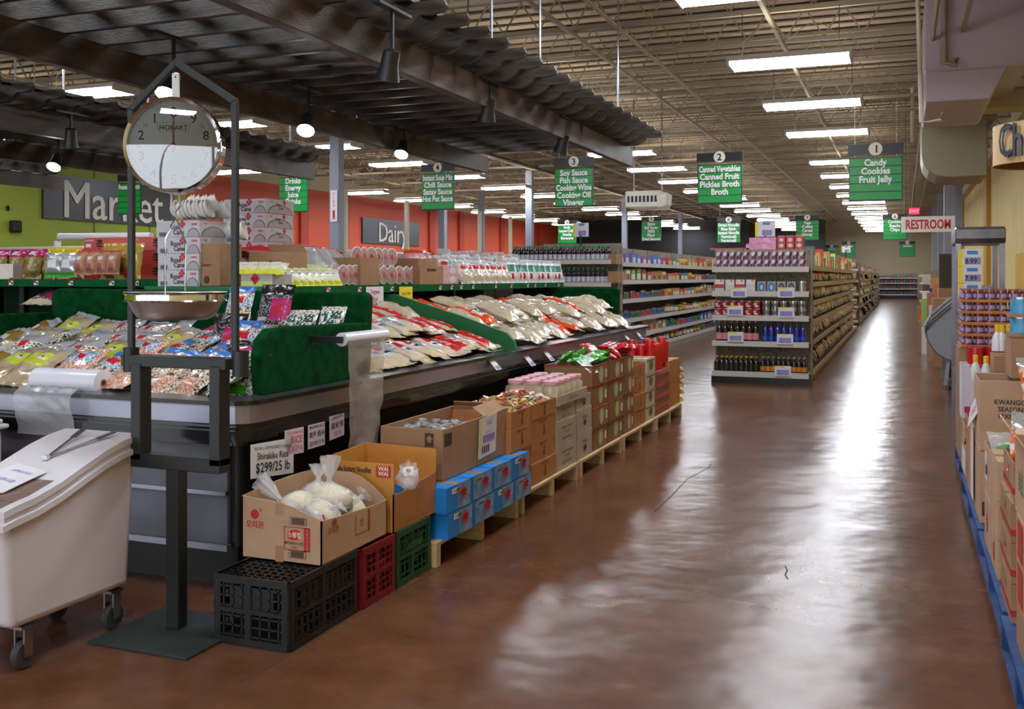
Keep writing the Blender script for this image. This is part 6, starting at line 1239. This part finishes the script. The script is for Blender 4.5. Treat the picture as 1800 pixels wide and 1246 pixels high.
for j in range(2): rcart('tan_carton', 5.42, 5.78, .126 + j * .26, .126 + (j + 1) * .26 - .003, tg, 'tall tan carton with a paper tag, %s up' % od(j), op=1 if j else 0, prints=[('l', 'q', .2, .55, .3, .85, paper), ('l', 'q', .25, .5, .4, .6, lav)] if j else [('l', 'o', .5, .5, .1, .2, rs)])
rcart('large_carton', 6.14, 6.6, .126, .526, tg, 'large plain tan carton under the Seasoned carton', prints=[('f', 'q', .02, .06, .1, .3, bk_)])
K = rcart('seasoned_carton', 6.14, 6.62, .53, .925, carton2, 'open tan carton reading Kwango Seasoned beside the aisle', op=1, w=.62, prints=[('f', 't', 'KWANGCHEON', .32, .70, .038, ink), ('f', 't', 'SEASONED', .285, .60, .038, ink), ('f', 't', '12X8X60G', .27, .50, .038, ink)])
for i, (y0, y1, h) in enumerate(((6.68, 7.1, .46), (7.12, 7.5, .44), (7.52, 7.95, .34))):
    rcart('leaning_carton', y0, y1, .126, .126 + h * .5, [carton2, carton, whtF][i] if i < 2 else C(222, 214, 216), 'lower carton past the Seasoned carton, %s' % od(i)); rcart('open_snack_carton', y0, y1, .128 + h * .5, .13 + h, [carton2, cartor, carton2][i], 'open snack carton past the Seasoned carton, %s' % od(i), op=1)
for i in range(16):
    d = [SNK[1], SNK[3], SNK[2], SNK[4]][i % 4]; x, y = PX + .1 + .16 * (i % 3), 6.75 + .077 * i
    dup(d, (x, y, .56 + .03 * (i % 3) - .012 * i), (rad(75), R.uniform(-.2, .2), R.uniform(-.6, .6)), 'snack bag standing in the cartons past Seasoned, %s' % od(i), 'snack bag', 'bags in right side cartons', scale=.9)
candyr = M('orange candy in clear film', (226, 120, 60), .2, coat=.7, speck=[(226, 110, 50), (240, 200, 170), (236, 236, 236), (206, 70, 30)], sscale=50)
OB = bagmesh('orange_candy_bag', .2, .26, .09, spotty(candyr, (0, 1, .8, 1, silF), (.2, .8, .65, .8, whtF)), 95)
for i, (x, y, z) in enumerate(((.5, 4.50, .80), (.58, 4.62, .84), (.72, 4.55, .82), (.5, 4.72, .78), (.66, 6.02, .93), (.78, 6.0, .9))): dup(OB, (x, y, z), (rad(70), R.uniform(-.2, .2), R.uniform(-.5, .5)), 'clear bag of orange candy on the right cartons, %s' % od(i), 'candy bag', 'orange candy bags')
GC = bagmesh('green_candy_bag', .2, .2, .1, spotty(clear, (.1, .9, .1, .5, C(60, 150, 60)), (.3, .7, .5, .6, whtF)), 96); dup(GC, (.50, 5.62, .60), (rad(50), 0, .2), 'clear bag with green filling in the tagged carton', 'candy bag')
# paper cards hanging over the aisle edge
sign_sheet([(.36, 6.55, .60), (.40, 6.3, .72), (.42, 6.34, .86), (.38, 6.6, .72)], paper, 'hanging_card', 'crumpled white and pink card hanging over the aisle at right', [('SALE', .5, .5, .06, pinkink)], 'card', nrm=(-1, 0, 0))
sign_sheet([(.385, 6.66, .18), (.385, 6.5, .18), (.385, 6.5, .60), (.385, 6.66, .60)], paper, 'hanging_card', 'long blank white sheet hanging beside the tan carton', [], 'card', nrm=(-1, 0, 0))
# jar trays
trc = cartor
jr = thing('purple_label_jar', (0, 0, 0), None, None)
b = MB(); b.lathe([(0, 0, M('dark red jam', (120, 46, 44), .25, coat=.4)), (.036, 0, M('dark red jam', (0, 0, 0))), (.036, .062, M('dark red jam', (0, 0, 0))), (.03, .07, silver)], n=12); b.build('container', jr, smooth=40)
b = MB(); b.lathe([(.037, .012, M('purple jar label', (172, 156, 210), .4, speck=[(176, 160, 214), (120, 70, 120), (206, 196, 226)], sscale=22)), (.037, .042, MATS['purple jar label'])], n=12); b.build('label_band', jr, smooth=40)
b = MB(); b.lathe([(.034, .062, M('jar lid pink', (158, 100, 100), .35)), (.034, .078, MATS['jar lid pink']), (0, .078, MATS['jar lid pink'])], n=12); b.build('lid', jr, smooth=40)
TY = 8.3
for l in range(5):
    z = .965 + l * .086
    for c_ in range(2):
        x0 = PX + .01 + c_ * .50; rcart('jar_tray', TY, TY + .5, z, z + .022, trc, 'thin cardboard jar tray, %s column, %s up' % (['left', 'right'][c_], od(l)), x0=x0, w=.49, group='jar trays')
        for i in range(6):
            for r_ in range(2 if l == 4 else 1): dup(jr, (x0 + .045 + i * .08, TY + .042 + r_ * .08, z + .0225), None, 'purple labelled jar, %s column, %s layer, %s from left%s' % (['left', 'right'][c_], od(l), od(i), ', second row' if r_ else ''), 'jar', 'purple labelled jars')
        if c_ == 0:
            for r_ in range(1, 5): dup(jr, (x0 + .045, TY + .042 + r_ * .09, z + .0225), None, 'purple labelled jar on the aisle side, %s layer, %s back' % (od(l), od(r_)), 'jar', 'purple labelled jars')
for j, (a, c) in enumerate(((.126, .40), (.402, .68), (.682, .962))): rcart('support_carton', TY + .02, TY + .5, a, c, carton, 'carton under the jar trays, %s up' % od(j), w=1.0)
rcart('white_carton', 7.98, 8.26, .47, .86, C(214, 208, 222), 'white carton with a small red square below the red tubs', w=.6, prints=[('f', 'q', .03, .12, .1, .22, C(190, 30, 90)), ('f', 'q', .1, 1, .86, 1, C(200, 30, 50))]); rcart('under_white_carton', 7.98, 8.28, .126, .468, carton, 'brown carton under the white carton', w=.6)
rt = cyl_item('red_tub', .055, .12, M('red paste tub', (190, 16, 30), .3, coat=.5), M('red paste tub', (0, 0, 0)))
for i in range(5):
    for j in range(2): dup(rt, (PX + .1 + i * .118, 8.05 + j * .12, .862), None, 'red tub on the white carton, %s row, %s from the left' % (['front', 'back'][j], od(i)), 'tub', 'red paste tubs')
sq = thing('squeeze_bottle', (0, 0, 0), None, None); b = MB(); b.lathe([(0, 0, whtF), (.032, 0, whtF), (.034, .07, whtF), (.014, .12, whtF)], n=14); b.build('container', sq, smooth=50); b = MB(); b.lathe([(.015, .118, C(236, 206, 30)), (.017, .165, C(236, 206, 30)), (.0, .17, C(236, 206, 30))], n=12); b.build('cap', sq, smooth=40)
for i, (px, py, Y) in enumerate(((1753, 600, 7.0), (1761, 600, 7.0), (1773, 600, 7.0), (1780, 600, 7.0), (1715, 652, 7.3), (1733, 654, 7.3))):
    p = atY(px, py, Y); dup(sq, (p.x, Y, p.z - .06), None, 'white squeeze bottle with a yellow cap, %s' % ['leftmost of the upper four', 'second of the upper four', 'third of the upper four', 'rightmost of the upper four', 'lower left one', 'lower right one'][i], 'bottle', 'yellow capped squeeze bottles')
p = atY(1766, 607, 7.0); rcart('squeeze_carton', 6.9, 7.2, .65, p.z - .06, carton, 'open brown carton under the white squeeze bottles', x0=atY(1745, 600, 7).x, w=.5); p = atY(1720, 660, 7.3)
bc = cyl_item('blue_can', .055, .09, M('bright blue can', (40, 140, 200), .3, coat=.3, var=(90, 180, 220), scale=20), silver)
for l in range(2):
    z = atY(1790, 585, 6.3).z + l * .11; x0 = atY(1774, 560, 6.3).x; rcart('can_tray', 6.24, 6.5, z - .02, z, carton, 'cardboard tray of bright blue cans at the right edge, %s' % ['lower', 'upper'][l], x0=x0, w=.4)
    for i in range(3): dup(bc, (x0 + .06 + i * .12, 6.31, z + .001), None, 'bright blue can at the right edge, %s layer, %s from left' % (['lower', 'upper'][l], od(i)), 'can', 'bright blue cans')
rcart('tall_brown_carton', 6.66, 6.9, .926, atY(1790, 600, 6.24).z - .03, carton, 'tall brown carton under the blue cans', x0=atY(1783, 600, 6.3).x, w=.4); 
rcart('blue_can_stand', 6.25, 6.6, .93, atY(1790, 585, 6.3).z - .021, carton, 'brown carton carrying the tray of blue cans', x0=atY(1776, 560, 6.3).x, w=.4)
# galvanised rack with price signs behind the jar trays
galv = M('galvanised steel', (150, 148, 156), .3, metal=.85, var=(120, 118, 126), scale=3)
gy = 11.0; ga, gc = atY(1679, 400, gy), atY(1768, 400, gy); 
T = thing('steel_rack', (ga.x, gy, 0), 'tall galvanised steel rack with a curved hood at right', 'rack')
b = MB(); z1 = atY(1700, 398, gy).z; z0 = atY(1700, 428, gy).z
b.ext([(gy, z0), (gy - .03, z0 + .05), (gy - .02, z1 - .02), (gy + .1, z1), (gy + .9, z1), (gy + .9, z0)], 0, ga.x, gc.x, galv); b.build('hood', T, bevel=.01)
for x in (ga.x + .03, gc.x - .03):
    for y in (gy + .03, gy + .86): MB().box(x - .025, x + .025, y - .025, y + .025, 0, z0, galv).build('post', T)
MB().box(ga.x, gc.x, gy, gy + .9, .5, .54, galv).build('shelf', T)
for i in range(3):
    p0 = atY(1684, 438 + i * 30, 10.6); p1 = atY(1725, 467 + i * 30, 10.6)
    mkbox('price_placard', p0.x, p1.x, 10.59, 10.61, p1.z, p0.z, paper, 'white price board with yellow edge on the rack, %s from the top' % od(i), 'placard', 'price boards on the rack', prints=[('f', 'q', 0, .2, 0, 1, yellow), ('f', 'q', .38, .85, .68, .9, bluec), ('f', 'q', .3, .98, .08, .5, lav), ('f', 't', ['8.99', '7.99', '6.99'][i], .55, .28, .07, ink)], bev=0)
mkbox('support_box', ga.x + .06, gc.x - .1, 10.92, 11.3, .54, atY(1700, 527, 10.6).z, carton, 'brown carton behind the rack price boards')
# scoop shaped grey bin
gy = 14.5; T = thing('scoop_bin', (.6, gy, 0), 'grey quarter round produce bin on folding legs at right', 'bin'); gbm = M('bin grey enamel', (150, 156, 170), .4)
pp = [(1676, 527), (1637, 560), (1626, 578), (1630, 600), (1645, 622), (1662, 632), (1676, 634)]
pts = [(lambda q: (q.x, q.z))(atY(a, c, gy)) for a, c in pp] + [(1.1, atY(1676, 634, gy).z), (1.1, atY(1676, 500, gy).z)]
b = MB(); b.ext(pts, 1, gy, gy + .03, gbm); b.ext(pts, 1, gy + 1.3, gy + 1.33, gbm); b.build('side_panel', T, bevel=.005); b = MB()
for (x0, z0), (x1, z1) in zip(pts[1:7], pts[2:7]): b.hexa([(x0, gy, z0), (x1, gy, z1), (x1, gy + 1.3, z1), (x0, gy + 1.3, z0), (x0 + .01, gy, z0 + .012), (x1 + .01, gy, z1 + .012), (x1 + .01, gy + 1.3, z1 + .012), (x0 + .01, gy + 1.3, z0 + .012)], gbm)
b.build('curved_floor', T)
b = MB()
for k in range(3): b.tube([(pts[0][0], gy - .02, pts[0][1] + .03 - k * .05), (pts[1][0], gy - .02, pts[1][1] + .03 - k * .05), (pts[2][0], gy - .02, pts[2][1] + .02 - k * .03)], .008, chrome, 6)
b.build('chrome_rail', T, smooth=50); b = MB(); x = atY(1662, 640, gy).x
for y in (gy + .05, gy + 1.2): b.bar((x, y, .05), (x + .04, y, pts[5][1]), .05, .04, gbm); b.bar((x + .1, y, .05), (x + .1, y, pts[5][1]), .04, .04, rubber)
b.build('leg', T); b = MB()
for y in (gy + .05, gy + 1.2): b.lathe([(0, -.02, rubber), (.05, -.02, rubber), (.05, .02, rubber), (0, .02, rubber)], (x + .06, y, .05), 14, 'x')
b.build('caster', T, smooth=40)
for i in range(12): dup(SNK[4], (.7 + .1 * (i % 4), gy + .2 + .28 * (i // 4), pts[5][1] + .1 + .14 * (i % 4)), (rad(20), 0, R.uniform(0, 3)), 'clear bag heaped in the grey scoop bin, %s' % od(i), 'food bag', 'bags in the scoop bin')
# cartons and board farther down the right side
def far(px0, px1, py0, py1, Y, m, nm, lab, z0=None, dp=.6):
    a, c = atY(px0, py1, Y), atY(px1, py0, Y); return mkbox(nm, a.x, c.x, Y, Y + dp, max(.0, a.z) if z0 is None else z0, c.z, m, lab, 'box', 'goods farther down the right side', bev=0)
far(1640, 1676, 525, 560, 18.0, carton, 'brown_carton', 'brown carton behind the grey scoop bin', 0); far(1650, 1676, 507, 530, 19.0, carton, 'brown_carton', 'upper brown carton under the dark board', 0)
for i, (x0, x1, y0, y1, Y, m, ds) in enumerate(((1614, 1640, 566, 600, 21.2, carton, 'brown carton low'), (1630, 1646, 560, 590, 19.2, C(190, 150, 120), 'tan carton low'), (1614, 1624, 548, 575, 23.2, C(120, 80, 50), 'dark crate low'), (1622, 1634, 512, 526, 21.1, C(226, 226, 222), 'white packet box'), (1636, 1652, 488, 506, 24, C(210, 150, 90), 'orange snack box'), (1620, 1630, 575, 590, 20.9, C(230, 230, 230), 'white packet box low'))):
    far(x0, x1, y0, y1, Y, m, 'display_box', ds + ' among the goods %s farther down right' % ['at the aisle edge', 'behind the scoop bin', 'nearest the far aisle', 'on the lime stack', 'under the restroom sign', 'in front of the lime stack'][i], 0 if 'low' in ds else None)
b = MB(); a, c = atY(1651, 507, 19.4), atY(1674, 446, 19.4); b.box(a.x, c.x, 19.4, 19.46, a.z - .3, c.z, M('dark board', (62, 54, 44), .7)); tag(b.build('dark_board', loc=(a.x, 19.4, a.z - .3)), 'tall dark brown board standing among cartons at right', 'board')
for i, (x0, x1, y0, y1, Y, m, ds) in enumerate(((1630, 1642, 515, 560, 20, C(180, 110, 80), 'reddish brown carton'), (1620, 1632, 525, 575, 21, C(150, 190, 90), 'lime green and white packet stack'), (1613, 1622, 540, 565, 23, C(200, 120, 60), 'orange box standing at the aisle edge'), (1634, 1644, 538, 560, 19, C(220, 216, 214), 'small white box with a red label'), (1640, 1650, 500, 520, 22, C(200, 130, 100), 'pinkish goods on the cartons'), (1622, 1640, 500, 520, 26, C(90, 70, 60), 'dark brown crate of goods'), (1622, 1636, 482, 500, 28, C(226, 222, 220), 'white poster display'))): far(x0, x1, y0, y1, Y, m, 'display_box', ds + ' farther down on the right', None if i in (1, 2, 3) else 0)
for i in range(9): dup(SNK[i % 5], (.98 + .1 * (i % 3), 18.1 + .15 * (i // 3), 1.12), (rad(70), 0, .3 * i), 'snack bag on the farther right cartons, %s' % od(i), 'snack bag', 'bags farther down the right side', scale=1.2)
for i, (px, Y) in enumerate(((1683, 40), (1669, 34), (1655, 50), (1643, 60))):
    q = atY(px, 487, Y); t = thing('steel_column', (q.x, Y, 0), 'grey column beside the right wall, %s from the viewer' % od(i), 'column', 'grey columns beside the right wall')
    MB().box(q.x - .16, q.x + .16, Y - .16, Y + .16, 0, CEIL - .74, colm).build('shaft', t); MB().box(q.x - .24, q.x + .24, Y - .24, Y + .24, 0, .03, colm).build('base_plate', t)
for x, y in ((.9, 48), (.9, 56), (1.2, 64)):
    t = gondola(x, x + 1.0, y, y + 7, [.2, .7, 1.2, 1.6], 1.8, 'distant shelving on the right of the main aisle, %s' % {48: 'first', 56: 'second', 64: 'third'}[y])

# drop prototypes that were never placed
for o in list(bpy.data.objects):
    if o.parent is None and o.type in ('MESH', 'EMPTY') and 'category' not in o and 'kind' not in o:
        for c in kids(o):
            for g_ in kids(c): bpy.data.objects.remove(g_)
            bpy.data.objects.remove(c)
        bpy.data.objects.remove(o)
